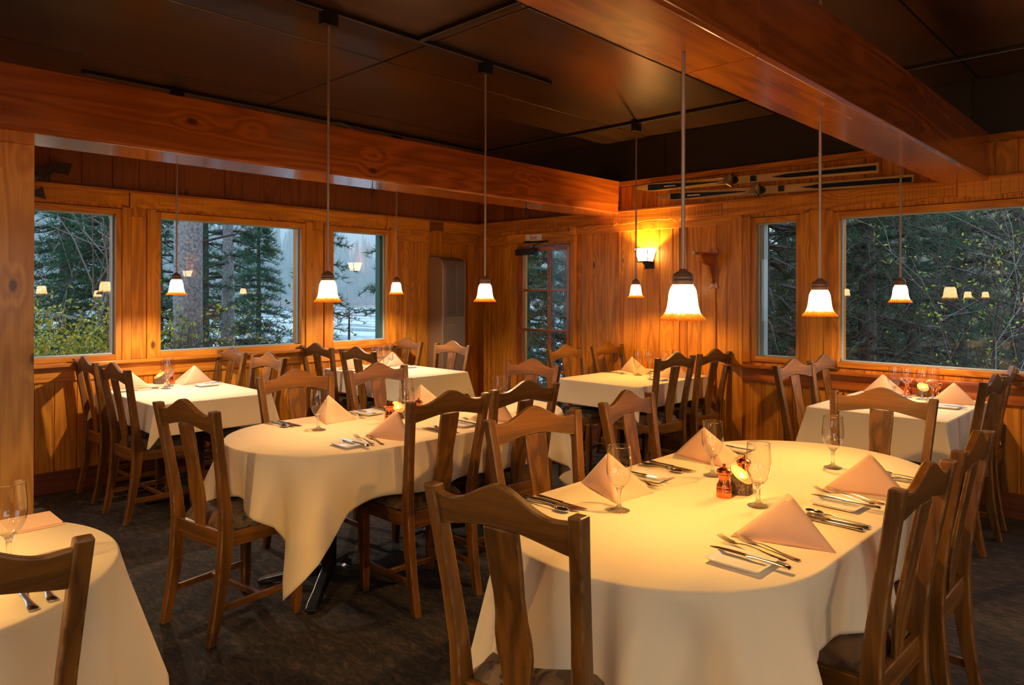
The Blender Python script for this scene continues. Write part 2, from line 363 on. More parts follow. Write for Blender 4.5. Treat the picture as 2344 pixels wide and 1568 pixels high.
def scallop(u0, u1, ztop, zb, period=.62):
    pts = []; u = u0
    while u < u1:
        w = min(period, u1 - u)
        for t in np.linspace(0, 1, 15)[:-1]:
            cusp = -.016 * math.exp(-((min(t, 1 - t)) / .035) ** 2) + .012 * math.exp(-((min(t, 1 - t) - .07) / .03) ** 2)
            pts.append((u + w * t, zb + .012 * (math.sin(PI * t) ** 2) - .006 * math.sin(2 * PI * t) + cusp))
        u += w
    pts.append((u1, zb)); return pts + [(u1, ztop), (u0, ztop)]
def strips(poly_pts, ztop, c0, c1, axes, m, rnd):
    low = poly_pts[:-2]
    for (a, za), (b, zb_) in zip(low, low[1:]): m.prism([(a, za), (b, zb_), (b, ztop), (a, ztop)], c0, c1, axes, rnd)
m = MB()
for a, b, r in ((YF, 1.915, .3), (1.925, 4.36, .5), (4.37, 4.93, .9), (5.13, YB - .04, .2)): strips(scallop(a, b, 2.252, 2.14, .6), 2.252, XL + .016, XL + .046, 'yz', m, r)
struct(m.build('trim_4', M['pineY'], bevel=.002, seg=1))
m = MB(); strips(scallop(4.935, 5.125, 2.252, 2.15, .19), 2.252, XL + .016, XL + .052, 'yz', m, .4); struct(m.build('trim_5', M['redY'], bevel=.002, seg=1))
struct(MB().box((XL + .016, YF, 2.25), (XL + .06, YB, 2.27)).build('trim_6', M['pineY'], bevel=.003))
m = MB()
for a, b, r in ((XL + .04, -4.1, .1), (-4.1, -2.95, .35), (-2.95, -1.2, .6), (-1.2, XR, .8)): strips(scallop(a, b - .004, 2.255, 2.14, .7), 2.255, YB - .046, YB - .016, 'xz', m, r)
struct(m.build('trim_7', M['pineX'], bevel=.002, seg=1))
struct(MB().box((XL + .04, YB - .06, 2.253), (XR, YB - .016, 2.272)).build('trim_8', M['pineX'], bevel=.003))
# ledges, chair rails, baseboards
struct(MB().box((XL, YF, .925), (XL + .085, 4.47, .95)).box((XL, YF, .905), (XL + .045, 4.45, .925), .4).build('trim_9', M['pineY'], bevel=.004))
struct(MB().box((XL, YF, .815), (XL + .032, 4.44, .905)).build('trim_10', M['pineY'], bevel=.003))
struct(MB().box((-2.93, YB - .085, .86), (XR, YB, .882)).build('trim_11', M['lbeamX'], bevel=.004))
struct(MB().box((-2.90, YB - .036, .745), (XR, YB, .86)).build('trim_12', M['lbeamX'], bevel=.003))
struct(MB().box((XL, YF, 0), (XL + .034, 4.93, .16)).build('baseboard_left', M['redY'], bevel=.003))
struct(MB().box((-4.56, YB - .034, 0), (XR, YB, .165)).box((XL + .03, YB - .034, 0), (-5.60, YB, .165)).build('baseboard_back', M['redX'], bevel=.003))

def window(name, side, a, b, z0, z1, mull=False, green=False):
    """casing, sash and pane of one window; u along the wall, d into the room"""
    root = empty(name); struct(root)
    def P(u, d, z): return (XL + d, u, z) if side == 'L' else (u, YB - d, z)
    def bx(m, u0, u1, d0, d1, za, zb, r=0.0): m.box(P(u0, d0, za), P(u1, d1, zb), r); return m
    ax = 'Y' if side == 'L' else 'X'
    f = MB(); e = .045                                     # reveal box
    bx(f, a - e, a, -.13, .03, z0 - e, z1 + e, .2); bx(f, b, b + e, -.13, .03, z0 - e, z1 + e, .5)
    struct(f.build('window_frame', M['pineZ'], root, bevel=.003))
    f = MB(); bx(f, a, b, -.13, .03, z0 - e, z0, .3); bx(f, a, b, -.13, .03, z1, z1 + e, .6)
    struct(f.build('window_sill', M['pine' + ax], root, bevel=.003))
    c = MB(); k = .062                                     # casing boards
    bx(c, a - e - k, a - e + .004, .0, .042, z0 - .055, z1 + .06, .3); bx(c, b + e - .004, b + e + k, .0, .042, z0 - .055, z1 + .06, .8)
    struct(c.build('window_casing', M['pineZ'], root, bevel=.004))
    t = .011; s = MB()
    bx(s, a, a + t, -.045, -.02, z0, z1); bx(s, b - t, b, -.045, -.02, z0, z1); bx(s, a + t, b - t, -.045, -.02, z0, z0 + t); bx(s, a + t, b - t, -.045, -.02, z1 - t, z1)
    struct(s.build('window_sash', M['sash'], root, bevel=.002, seg=1))
    if green: struct(bx(MB(), (a + t) if side == 'B' else (b - t - .03), (a + t + .03) if side == 'B' else (b - t), -.12, -.046, z0, z1).build('outer_jamb', M['green' if side == 'L' else 'sash'], root))
    g = MB().add([P(a, -.034, z0), P(b, -.034, z0), P(b, -.034, z1), P(a, -.034, z1)], [(0, 1, 2, 3)])
    struct(g.build('window_pane', M['pane'], root, fixn=False))
    return root
for i, (a, b) in enumerate(WL): window('window_%d' % (i + 1), 'L', a, b, ZW0, ZW1, green=(i == 2))
for i, (a, b) in enumerate(WB): window('window_%d' % (i + 4), 'B', a, b, ZB0, ZB1, green=(i == 0))
# broad boards on the wall between the windows, with moulding strips
n = 13
for side, spans in (('L', ((1.94, 2.05), (3.52, 3.64))), ('B', ((-2.215, -2.095),))):
    for a, b in spans:
        zz = (.95, 2.14) if side == 'L' else (.882, 2.14)
        m = MB()
        if side == 'L': m.box((XL + .016, a, zz[0]), (XL + .03, b, zz[1] - .07), .6); m.box((XL + .016, a, zz[1] - .068), (XL + .034, b, zz[1] + .02), .1)
        else: m.box((a, YB - .03, zz[0]), (b, YB - .016, zz[1]), .6)
        struct(m.build('trim_%d' % n, M['pineZ'], bevel=.003)); n += 1
# raised full-height boards near the corner and beside the windows
for k, (side, a, b, z0, z1, d) in enumerate((('L', 4.60, 4.63, .0, 2.10, .034), ('L', 4.74, 4.765, 0, 2.06, .03), ('L', 5.50, 5.60, 0, 2.1, .034), ('B', -2.86, -2.77, .0, 2.12, .040), ('B', -3.05, -3.02, 0, 2.09, .03), ('B', -3.40, -3.38, 0, 2.09, .026), ('B', -4.05, -4.03, 0, 2.09, .026), ('B', -4.44, -4.41, 0, 2.09, .026), ('B', -5.85, -5.83, 0, 2.06, .03))):
    m = MB(); m.box((XL + .016, a, z0), (XL + d, b, z1), .7) if side == 'L' else m.box((a, YB - d, z0), (b, YB - .016, z1), .7)
    struct(m.build('trim_%d' % n, M['pineZ'], bevel=.003)); n += 1
for (side, a, b, z0, z1) in (('L', 4.51, 4.92, 2.02, 2.15), ('L', 5.14, 5.66, 2.02, 2.13), ('B', XL + .04, -5.60, 2.0, 2.11), ('B', -4.58, -2.78, 2.07, 2.15)):
    m = MB(); m.box((XL + .016, a, z0), (XL + .038, b, z1), .3) if side == 'L' else m.box((a, YB - .038, z0), (b, YB - .016, z1), .3)
    struct(m.build('trim_%d' % n, M['pineY' if side == 'L' else 'pineX'], bevel=.003)); n += 1

# the glazed exit door
door = struct(empty('door_1')); DY = YB - .04
m = MB().box((-5.40, DY, 0), (-5.305, DY + .045, 1.975), .3).box((-4.69, DY, 0), (-4.645, DY + .045, 1.975), .5)
struct(m.build('door_stile', M['lbeamZ'], door, bevel=.003))
m = MB().box((-5.305, DY, 1.925), (-4.69, DY + .045, 1.975)).box((-5.305, DY, 0), (-4.69, DY + .045, .22), .3)
rows = [1.925, 1.505, 1.078, .65, .22]
for z in rows[1:4]: m.box((-5.305, DY + .008, z - .014), (-4.69, DY + .037, z + .014), .2)
m.box((-4.955, DY + .006, .22), (-4.925, DY + .039, 1.925), .6)
struct(m.build('door_muntin', M['lbeamX'], door, bevel=.003))
for i in range(4):
    for (a, b) in ((-5.305, -4.955), (-4.925, -4.69)):
        g = MB().add([(a, DY + .022, rows[i + 1]), (b, DY + .022, rows[i + 1]), (b, DY + .022, rows[i]), (a, DY + .022, rows[i])], [(0, 1, 2, 3)])
        struct(g.build('door_pane', M['pane'], door, fixn=False))
m = MB().box((-5.47, YB - .035, 0), (-5.40, YB + .14, 2.03), .2).box((-4.645, YB - .035, 0), (-4.60, YB + .14, 2.03), .6)
m.box((-5.60, YB - .042, 0), (-5.47, YB - .012, 2.01), .4).box((-4.60, YB - .05, 0), (-4.57, YB - .012, 2.05), .9)
struct(m.build('door_frame', M['pineZ'], door, bevel=.004))
m = MB().box((-5.55, YB - .046, 2.01), (-4.60, YB + .14, 2.045), .3).box((-5.55, YB - .046, 2.045), (-4.60, YB - .014, 2.115), .5)
m.prism([(-5.60, 2.11), (-5.55, 2.11), (-5.55, 1.97), (-5.575, 1.97)], YB - .065, YB - .02, 'xz', .2).prism([(-4.63, 2.15), (-4.56, 2.15), (-4.565, 1.99), (-4.60, 1.99)], YB - .065, YB - .02, 'xz', .2)
struct(m.build('door_header', M['pineX'], door, bevel=.003))
t = tag(empty('door_closer', (-5.19, DY, 1.925)), 'black hydraulic door closer at the top of the glazed exit door', 'door closer')
MB().box((-.18, -.055, -.04), (.11, -.001, .022)).build('closer_body', M['black'], t, bevel=.004)
MB().box((.0, -.03, .085), (.27, -.022, .103)).box((-.06, -.03, .085), (.0, -.004, .11)).tube([(.06, -.03, .02), (.10, -.06, .06), (.22, -.03, .09)], .007).build('closer_arm', M['gun'], t)
# exit sign
def text(body, size, loc, rot, mat, name, parent=None, ext=.0008, align='CENTER'):
    cu = bpy.data.curves.new(name, 'FONT'); cu.body = body; cu.size = size; cu.extrude = ext; cu.align_x = align; cu.align_y = 'CENTER'
    o = bpy.data.objects.new(name, cu); COL.objects.link(o); o.location = loc; o.rotation_euler = rot
    dg = bpy.context.evaluated_depsgraph_get(); dg.update(); me = bpy.data.meshes.new_from_object(o.evaluated_get(dg)); me.materials.clear(); me.materials.append(mat)
    r = bpy.data.objects.new(name, me); COL.objects.link(r); r.location = loc; r.rotation_euler = rot; bpy.data.objects.remove(o)
    if parent: r.parent = parent
    return r
t = tag(empty('exit_sign', (-5.137, YB - .053, 2.069)), 'small white sign with red Exit lettering above the glazed door', 'sign')
MB().box((-.118, 0, -.035), (.118, .006, .035)).build('sign_plate', M['sign'], t, bevel=.004)
text('Exit', .062, (0, -.001, 0), (R(90), 0, 0), M['redink'], 'lettering', t)

# beams and post
def beam(name, x0, x1, z0, z1, mat, joint=None):
    m = MB()
    ch = .012; ys = [YF] + ([joint] if joint else []) + [YB - .02]
    for i, (a, b) in enumerate(zip(ys, ys[1:])):
        m.prism([(x0 + ch, z0), (x1 - ch, z0), (x1, z0 + ch), (x1, z1), (x0, z1), (x0, z0 + ch)], a, b - .002, 'xz', .2 + .5 * i)
    return struct(m.build(name, mat, bevel=.002, seg=1))
beam('trim_61', -4.39, -4.03, 2.24, 2.555, M['lbeamY'])
beam('trim_62', -1.292, -1.015, 2.24, 2.555, M['lbeamY'], 2.19)
m = MB()
for a, b, r in ((.30, .52, .2), (.52, .66, .7), (.66, .94, .4)): m.box((-4.745, a + .001, 0), (-4.37, b - .001, 2.24), r)
m.box((-4.372, .50, 2.11), (-4.366, .80, 2.17), .9)
struct(m.build('trim_63', M['post'], bevel=.005))

# ------------------------------------------------------------ pendants and tracks
PROF = [(.0665, .0), (.072, .003), (.0695, .008), (.060, .016), (.053, .027), (.0485, .042), (.046, .058), (.044, .078), (.041, .094), (.036, .106), (.030, .113), (.026, .118)]
PROF = [(.072, .0)] + PROF[2:]
def pendant(x, y, zb, ztop, label, adapter=True, rr=.0062, pw=1.0, pc=None):
    t = empty('pendant_lamp', (x, y, zb)); tag(t, label, 'lamp', 'bell pendant lamps over the tables')
    sh = MB().lathe(PROF + [(r - .003, z) for r, z in PROF[::-1]], 40).build('lamp_shade', M['shade'], t, smooth=True, ang=180)
    MB().lathe([(.001, .163), (.010, .162), (.013, .156), (.028, .147), (.031, .143), (.029, .140), (.033, .137), (.033, .131), (.030, .128), (.034, .125), (.034, .113), (.031, .112)], 32).build('cap', M['cap'], t, smooth=True)
    MB().tube([(0, 0, .155), (0, 0, ztop - zb)], rr, 12).tube([(0, 0, .62), (0, 0, .70)], rr + .0012, 12).build('rod', M['rod'], t, smooth=True)
    MB().lathe([(.0, .035), (.014, .038), (.02, .05), (.02, .062), (.012, .085), (.0, .09)], 16).build('bulb', M['bulb'], t, smooth=True)
    if adapter: MB().box((-.022, -.045, ztop - zb - .005), (.022, .045, ztop - zb + .07)).build('track_adapter', M['black'], t, bevel=.003)
    l = bpy.data.lights.new('lamp_light', 'POINT'); l.energy = PEND_W * pw; l.color = pc or PEND_COL; l.shadow_soft_size = .012
    lo = bpy.data.objects.new('lamp_light', l); COL.objects.link(lo); lo.parent = t; lo.location = (0, 0, .028)
    return t
ZT = 2.86
pendant(-5.29, 2.005, 1.454, ZT, 'glowing bell pendant lamp over the window table nearest the pine post', pw=1.5, pc=(1, .78, .56))
pendant(-3.24, 1.985, 1.427, ZT, 'glowing bell pendant lamp over the near end of the middle oval table', pw=.72, pc=(1, .57, .25))
pendant(-5.34, 3.99, 1.458, ZT, 'glowing bell pendant lamp over the window table beside the wall heater', pw=1.5, pc=(1, .78, .56))
pendant(-3.24, 3.11, 1.421, ZT, 'glowing bell pendant lamp over the far end of the middle oval table', pw=.72, pc=(1, .57, .25))
pendant(-3.45, 5.09, 1.438, ZT, 'glowing bell pendant lamp in front of the wall sconce', pw=.95, pc=(1, .58, .13))
pendant(-1.17, 1.986, 1.394, 2.95, 'largest glowing bell pendant in view, over the near half of the foreground oval table', False, pw=.78, pc=(1, .53, .14))
pendant(-1.17, 3.11, 1.382, 2.95, 'glowing bell pendant over the far half of the foreground oval table', False, pw=.78, pc=(1, .53, .14))
pendant(-1.40, 5.09, 1.422, ZT, 'glowing bell pendant lamp in front of the big right window', pc=(1, .66, .36))
pendant(-2.30, .02, 1.40, ZT, 'bell pendant lamp over the front left table, left of the view')
pendant(-2.30, -1.1, 1.40, ZT, 'added bell pendant fill lamp over the front left table, behind the viewer')  # from here to the last pendant: added out of view to brighten the room
pendant(-5.30, -.6, 1.45, ZT, 'added bell pendant fill lamp by the left wall, behind the pine post')
pendant(1.2, 1.9, 1.42, ZT, 'added bell pendant fill lamp on the right side of the room, outside the view')
pendant(1.2, 5.05, 1.42, ZT, 'added bell pendant fill lamp by the back wall, right of the view')
pendant(-1.17, -1.2, 1.42, 2.95, 'added bell pendant fill lamp under the big beam behind the viewer', False)
def track(a, b, label):
    (x0, y0), (x1, y1) = a, b; o = MB()
    o.box((min(x0, x1) - .018, min(y0, y1) - .018, ZC - .037), (max(x0, x1) + .018, max(y0, y1) + .018, ZC - .012))
    t = tag(empty('lighting_track'), label, 'track light rail', 'black lighting tracks on the ceiling')
    o.build('rail', M['black'], t, bevel=.002, seg=1)
    v = x1 - x0 < .1; e = MB()
    if v: e.box((x0 + .018, y0, ZC - .039), (x0 + .0215, y1, ZC - .034))
    else: e.box((x0, y0 - .0215, ZC - .039), (x1, y0 - .018, ZC - .034))
    e.build('rail_edge', M['conduit'], t)
track((-5.31, 1.42), (-5.31, 5.05), 'black ceiling track running over the left beam beside the window wall')
track((-5.31, 5.09), (3.0, 5.09), 'black ceiling track running across the room close to the back wall')
track((-3.24, -1.5), (-3.24, 3.71), 'black ceiling track over the middle oval table ending in mid ceiling')
track((-3.20, 2.575), (-1.3, 2.575), 'short black ceiling track branching off the middle track towards the right beam')
m = MB()
for i in range(60):
    a = PI * i / 59; c = Vector((-4.13, 2.62 - .11 * math.cos(a), 2.553 + .05 * math.sin(a))); d = Vector((0, math.sin(a) * .11, math.cos(a) * .05)).normalized()
    u = Vector((1, 0, 0)); w = d.cross(u); r = .011 if i % 2 else .0085
    m_ = [tuple(c + u * math.cos(2 * PI * j / 8) * r + w * math.sin(2 * PI * j / 8) * r) for j in range(8)]
    if i == 0: rings = []
    rings.append(m_)
tag(m.loft(rings).build('flexible_conduit', M['conduit'], smooth=True), 'loop of ribbed metal conduit on top of the left beam', 'conduit')
for (x, y, lb) in ((-4.16, 2.90, 'small dark eye hook under the left beam, nearer the camera'), (-4.17, 4.49, 'small dark eye hook under the left beam, nearer the exit door')):
    t = tag(empty('eye_hook', (x, y, 2.24)), lb, 'hook', 'eye hooks under the left beam')
    MB().tube([(0, 0, 0), (0, 0, -.03)], .003).tube([(.0, .016 * math.sin(a), -.045 - .016 * math.cos(a + PI)) for a in np.linspace(0, 2 * PI, 14)], .003).build('screw_eye', M['gun'], t)
    MB().tube([(.012 * math.sin(a), 0, -.073 + .013 * math.cos(a)) for a in np.linspace(0, 2 * PI, 14)], .0025).build('ring', M['gun'], t)

# sconces
sm = plain('sconce_glass', (1, .8, .5), .4, emis=(1, .68, .30), es=16)
def sconce(x, label):
    t = tag(empty('wall_sconce', (x, YB - .085, 1.775)), label, 'lamp'); h_, b_, tp = .115, .050, .075
    for k in range(4):
        T = Matrix.Rotation(R(90 * k), 4, 'Z'); MB().add([(-b_ + .004, -b_, 0), (b_ - .004, -b_, 0), (tp - .006, -tp, h_), (-tp + .006, -tp, h_), (-b_ + .004, -b_ + .003, 0), (b_ - .004, -b_ + .003, 0), (tp - .006, -tp + .003, h_), (-tp + .006, -tp + .003, h_)],
            [(0, 1, 2, 3), (7, 6, 5, 4), (0, 4, 5, 1), (1, 5, 6, 2), (2, 6, 7, 3), (3, 7, 4, 0)], 0.0, T).build('glass_panel', sm, t)
    MB().box((-.055, -.055, -.012), (.055, .055, -.001)).box((-.03, .0, -.03), (.03, .065, .03)).box((-.05, .058, -.07), (.05, .068, .09)).build('sconce_frame', M['gun'], t, bevel=.002)
    for sx_ in (-1, 1):
        for sy_ in (-1, 1): MB().tube([(sx_ * b_, sy_ * b_, -.003), (sx_ * tp, sy_ * tp, h_ + .006)], .004, 6).build('frame_bar', M['gun'], t)
    l = bpy.data.lights.new('lamp_light', 'POINT'); l.energy = 45; l.color = (1, .55, .12); l.shadow_soft_size = .015
    lo = bpy.data.objects.new('lamp_light', l); COL.objects.link(lo); lo.parent = t; lo.location = (.0, -.005, .06)
sconce(-3.70, 'brightly lit square glass wall sconce on the back pine wall'); sconce(2.1, 'square glass wall sconce on the back wall right of the view')
# opal globe lamps added unseen behind the viewer as warm fill light
M['opal'] = plain('fill_globe_glass', (1, .9, .75), .3, emis=(1, .70, .40), es=6)
for gx, gy, lb in ((-.45, -1.5, 'added unseen opal globe fill lamp behind the viewer, nearer the middle beam'), (1.3, -.5, 'added unseen opal globe fill lamp behind the viewer, on the right')):
    t = tag(empty('fill_globe_lamp', (gx, gy, 2.32)), lb, 'lamp')
    MB().lathe([(.16 * math.sin(a) + .0001, -.16 * math.cos(a)) for a in np.linspace(.25, PI - .001, 20)], 32).build('globe', M['opal'], t, smooth=True, ang=180)
    MB().tube([(0, 0, .15), (0, 0, ZC - 2.32 - .012)], .008, 10).build('rod', M['rod'], t)
    l = bpy.data.lights.new('lamp_light', 'POINT'); l.energy = 215; l.color = (1, .64, .30); l.shadow_soft_size = .17
    lo = bpy.data.objects.new('lamp_light', l); COL.objects.link(lo); lo.parent = t

# shelf bracket / coat peg on the wall
t = tag(empty('wooden_coat_bracket', (-3.04, YB - .016, 1.72)), 'dark carved wooden coat bracket with a peg, right of the wall sconce', 'bracket')
MB().prism([(0, .0), (.035, -.17), (.045, -.19), (.035, -.205), (.015, -.19), (-.015, -.19), (-.035, -.205), (-.045, -.19), (-.035, -.17), (-.035, .10), (-.045, .125), (-.02, .155), (.02, .155), (.045, .125), (.035, .10)][1:], -.012, 0, 'xz').build('back_plate', M['lbeamZ'], t, bevel=.003)
MB().prism([(-.012, .085), (-.25, .085), (-.245, .06), (-.19, .02), (-.11, -.01), (-.08, -.07), (-.045, -.15), (-.012, -.16)], -.013, .013, 'yz').build('bracket_arm', M['lbeamY'], t, bevel=.003)
MB().box((-.05, -.28, .085), (.05, -.012, .103)).build('shelf_top', M['lbeamY'], t, bevel=.003)
MB().tube([(0, -.28, .094), (0, -.345, .096), (0, -.36, .096)], [.008, .008, .015], 10).build('peg_knob', M['brass'], t, smooth=True)

# skis
def ski(x0, z0, x1, z1, label):
    L = math.hypot(x1 - x0, z1 - z0); t = tag(empty('wooden_ski', (x0, YB - .05, z0)), label, 'ski', 'pair of vintage skis on the back wall'); t.rotation_euler = (0, math.atan2(z0 - z1, x1 - x0), 0)
    def outl(k=1.0):
        up = []
        for s_ in np.linspace(0, 1, 60):
            x = s_ * L; w = .038 * k
            if x < .22: w *= min(1, (x / .22) ** .55 * 1.05) if x > 0 else 0
            else: w *= 1 - .18 * math.sin(PI * (x - .22) / (L - .22))
            up.append((x, w))
        return up
    o1 = outl(); m = MB(); n = len(o1)
    def yy(x): return -.004 - (.05 * max(0, (.24 - x) / .24) ** 2)
    for (xa, wa), (xb, wb) in zip(o1, o1[1:]):
        m.add([(xa, yy(xa), -wa), (xb, yy(xb), -wb), (xb, yy(xb), wb), (xa, yy(xa), wa), (xa, yy(xa) + .012, -wa), (xb, yy(xb) + .012, -wb), (xb, yy(xb) + .012, wb), (xa, yy(xa) + .012, wa)],
              [(0, 1, 2, 3), (7, 6, 5, 4), (0, 4, 5, 1), (3, 2, 6, 7)], .4)
    m.build('ski_body', M['skiwood'], t)
    s = MB()
    def band(xa, xb, wa, wb, d=.0012, kk=8):
        for i in range(kk):
            u0, u1 = xa + (xb - xa) * i / kk, xa + (xb - xa) * (i + 1) / kk; a0, a1 = wa + (wb - wa) * i / kk, wa + (wb - wa) * (i + 1) / kk
            s.add([(u0, yy(u0) - d, -a0), (u1, yy(u1) - d, -a1), (u1, yy(u1) - d, a1), (u0, yy(u0) - d, a0), (u0, yy(u0) + .001, -a0), (u1, yy(u1) + .001, -a1), (u1, yy(u1) + .001, a1), (u0, yy(u0) + .001, a0)], [(0, 1, 2, 3), (0, 4, 5, 1), (3, 2, 6, 7)])
    band(.13, .20, .026, .028); band(.20, .60, .028, .012); band(.60, L * .40, .012, .003); s.build('dark_stripe', M['navy'], t, fixn=False); s = MB(); band(L * .62, L * .68, .001, .016); band(L * .68, L - .01, .016, .018)
    s.build('dark_stripe', M['navy'], t, fixn=False)
    w = MB()
    for i in range(7): w.box((.30 + .018 * i, yy(.3) - .004, -.006), (.311 + .018 * i, yy(.3) - .0012, .005))
    w.build('lettering_mark', M['sign'], t); b = MB()
    cx = L * .44
    b.box((cx - .10, -.02, -.030), (cx, -.004, -.024)).box((cx - .10, -.02, .024), (cx, -.004, .030)).box((cx - .03, -.035, -.034), (cx + .05, -.004, .034)).prism([(cx, .03), (cx + .05, .06), (cx + .02, .0), (cx + .05, -.06), (cx, -.03)], -.05, -.01, 'xz')
    b.build('toe_binding', M['brass'], t, bevel=.002, seg=1)
    MB().prism([(cx + .06 + .032 * math.cos(a), .030 * math.sin(a)) for a in np.linspace(0, 2 * PI, 14)[:-1]], -.012, -.004, 'xz').box((cx + .2, -.016, -.022), (cx + .245, -.004, .022)).build('heel_plate', M['black'], t)
ski(-3.82, 2.462, -1.706, 2.408, 'upper of two vintage wooden skis mounted on the back wall')
ski(-3.58, 2.358, -1.47, 2.296, 'lower of two vintage wooden skis mounted on the back wall')

# wall heater
t = tag(empty('wall_heater', (XL + .016, 4.935, 0)), 'tall tan metal wall heater with a louvred upper grille in the left corner', 'heater')
hd, hw, ht = .245, .33, 1.86
m = MB(); rings = []
for (d_, z_) in ((0, .08), (hd, .08), (hd, ht - .09), (hd - .02, ht - .035), (hd - .07, ht - .005), (.05, ht + .01), (0, ht + .01)): rings.append((d_, z_))
m.prism([(x, z) for x, z in rings], 0, hw, 'xz'); m.build('heater_case', M['heat'], t, bevel=.012, seg=3)
m = MB().box((hd - .001, .035, 1.22), (hd + .004, hw - .02, 1.80)).build('grille_back', M['grille'], t)
m = MB()
for i in range(46): m.box((hd + .002, .04, 1.228 + i * .0124), (hd + .009, hw - .025, 1.233 + i * .0124))
m.box((hd, .175, 1.23), (hd + .013, .181, 1.79)); m.build('louvre', M['heat'], t)
m = MB().box((hd, .028, 1.21), (hd + .008, .04, 1.81)).box((hd, hw - .025, 1.21), (hd + .008, hw - .013, 1.81)).box((hd, .04, 1.798), (hd + .008, hw - .025, 1.81)).box((hd, .04, 1.21), (hd + .008, hw - .025, 1.222)).build('grille_rim', M['heat'], t)
for i, w in enumerate((.016, .008, .008, .008, .01, .01)): m = MB().box((hd, .045 + i * .022, 1.125), (hd + .0015, .045 + i * .022 + w, 1.137)).build('nameplate_mark', M['redink' if i == 0 else 'brass'], t)

# mounted fish
t = tag(empty('mounted_fish', (XL + .09, 1.30, 2.33)), 'dark mounted trophy fish on the left wall, mostly hidden behind the pine post', 'trophy fish')
m = MB(); rings = []
for s_ in np.linspace(0, 1, 14):
    c = Vector((0, -.62 + .62 * s_, -.16 * (1 - s_) ** 1.4 - .03)); a = .10 * math.sin(PI * min(1, s_ * .85 + .12)) ** .8 + .012; bb = a * .55
    rings.append([(c.x + bb * math.cos(q), c.y, c.z + a * math.sin(q)) for q in np.linspace(0, 2 * PI, 17)[:-1]])
m.loft(rings).build('fish_body', M['fish'], t, smooth=True)
m = MB().prism([(-.03, .0), (.10, .085), (.215, .09), (.19, .0), (.10, .01), (.03, -.06)], -.006, .006, 'yz').build('tail_fin', M['fish'], t)
m = MB().prism([(-.10, -.06), (-.02, -.13), (.03, -.10), (.05, -.19), (-.02, -.17), (-.08, -.12)], -.006, .006, 'yz').build('lower_fin', M['fish'], t)
m = MB(); m.prism([(-.30, -.19), (-.10, -.13), (-.02, -.06), (-.06, -.10), (-.25, -.22)], .02, .05, 'yz'); m.build('pale_belly', M['belly'], t)

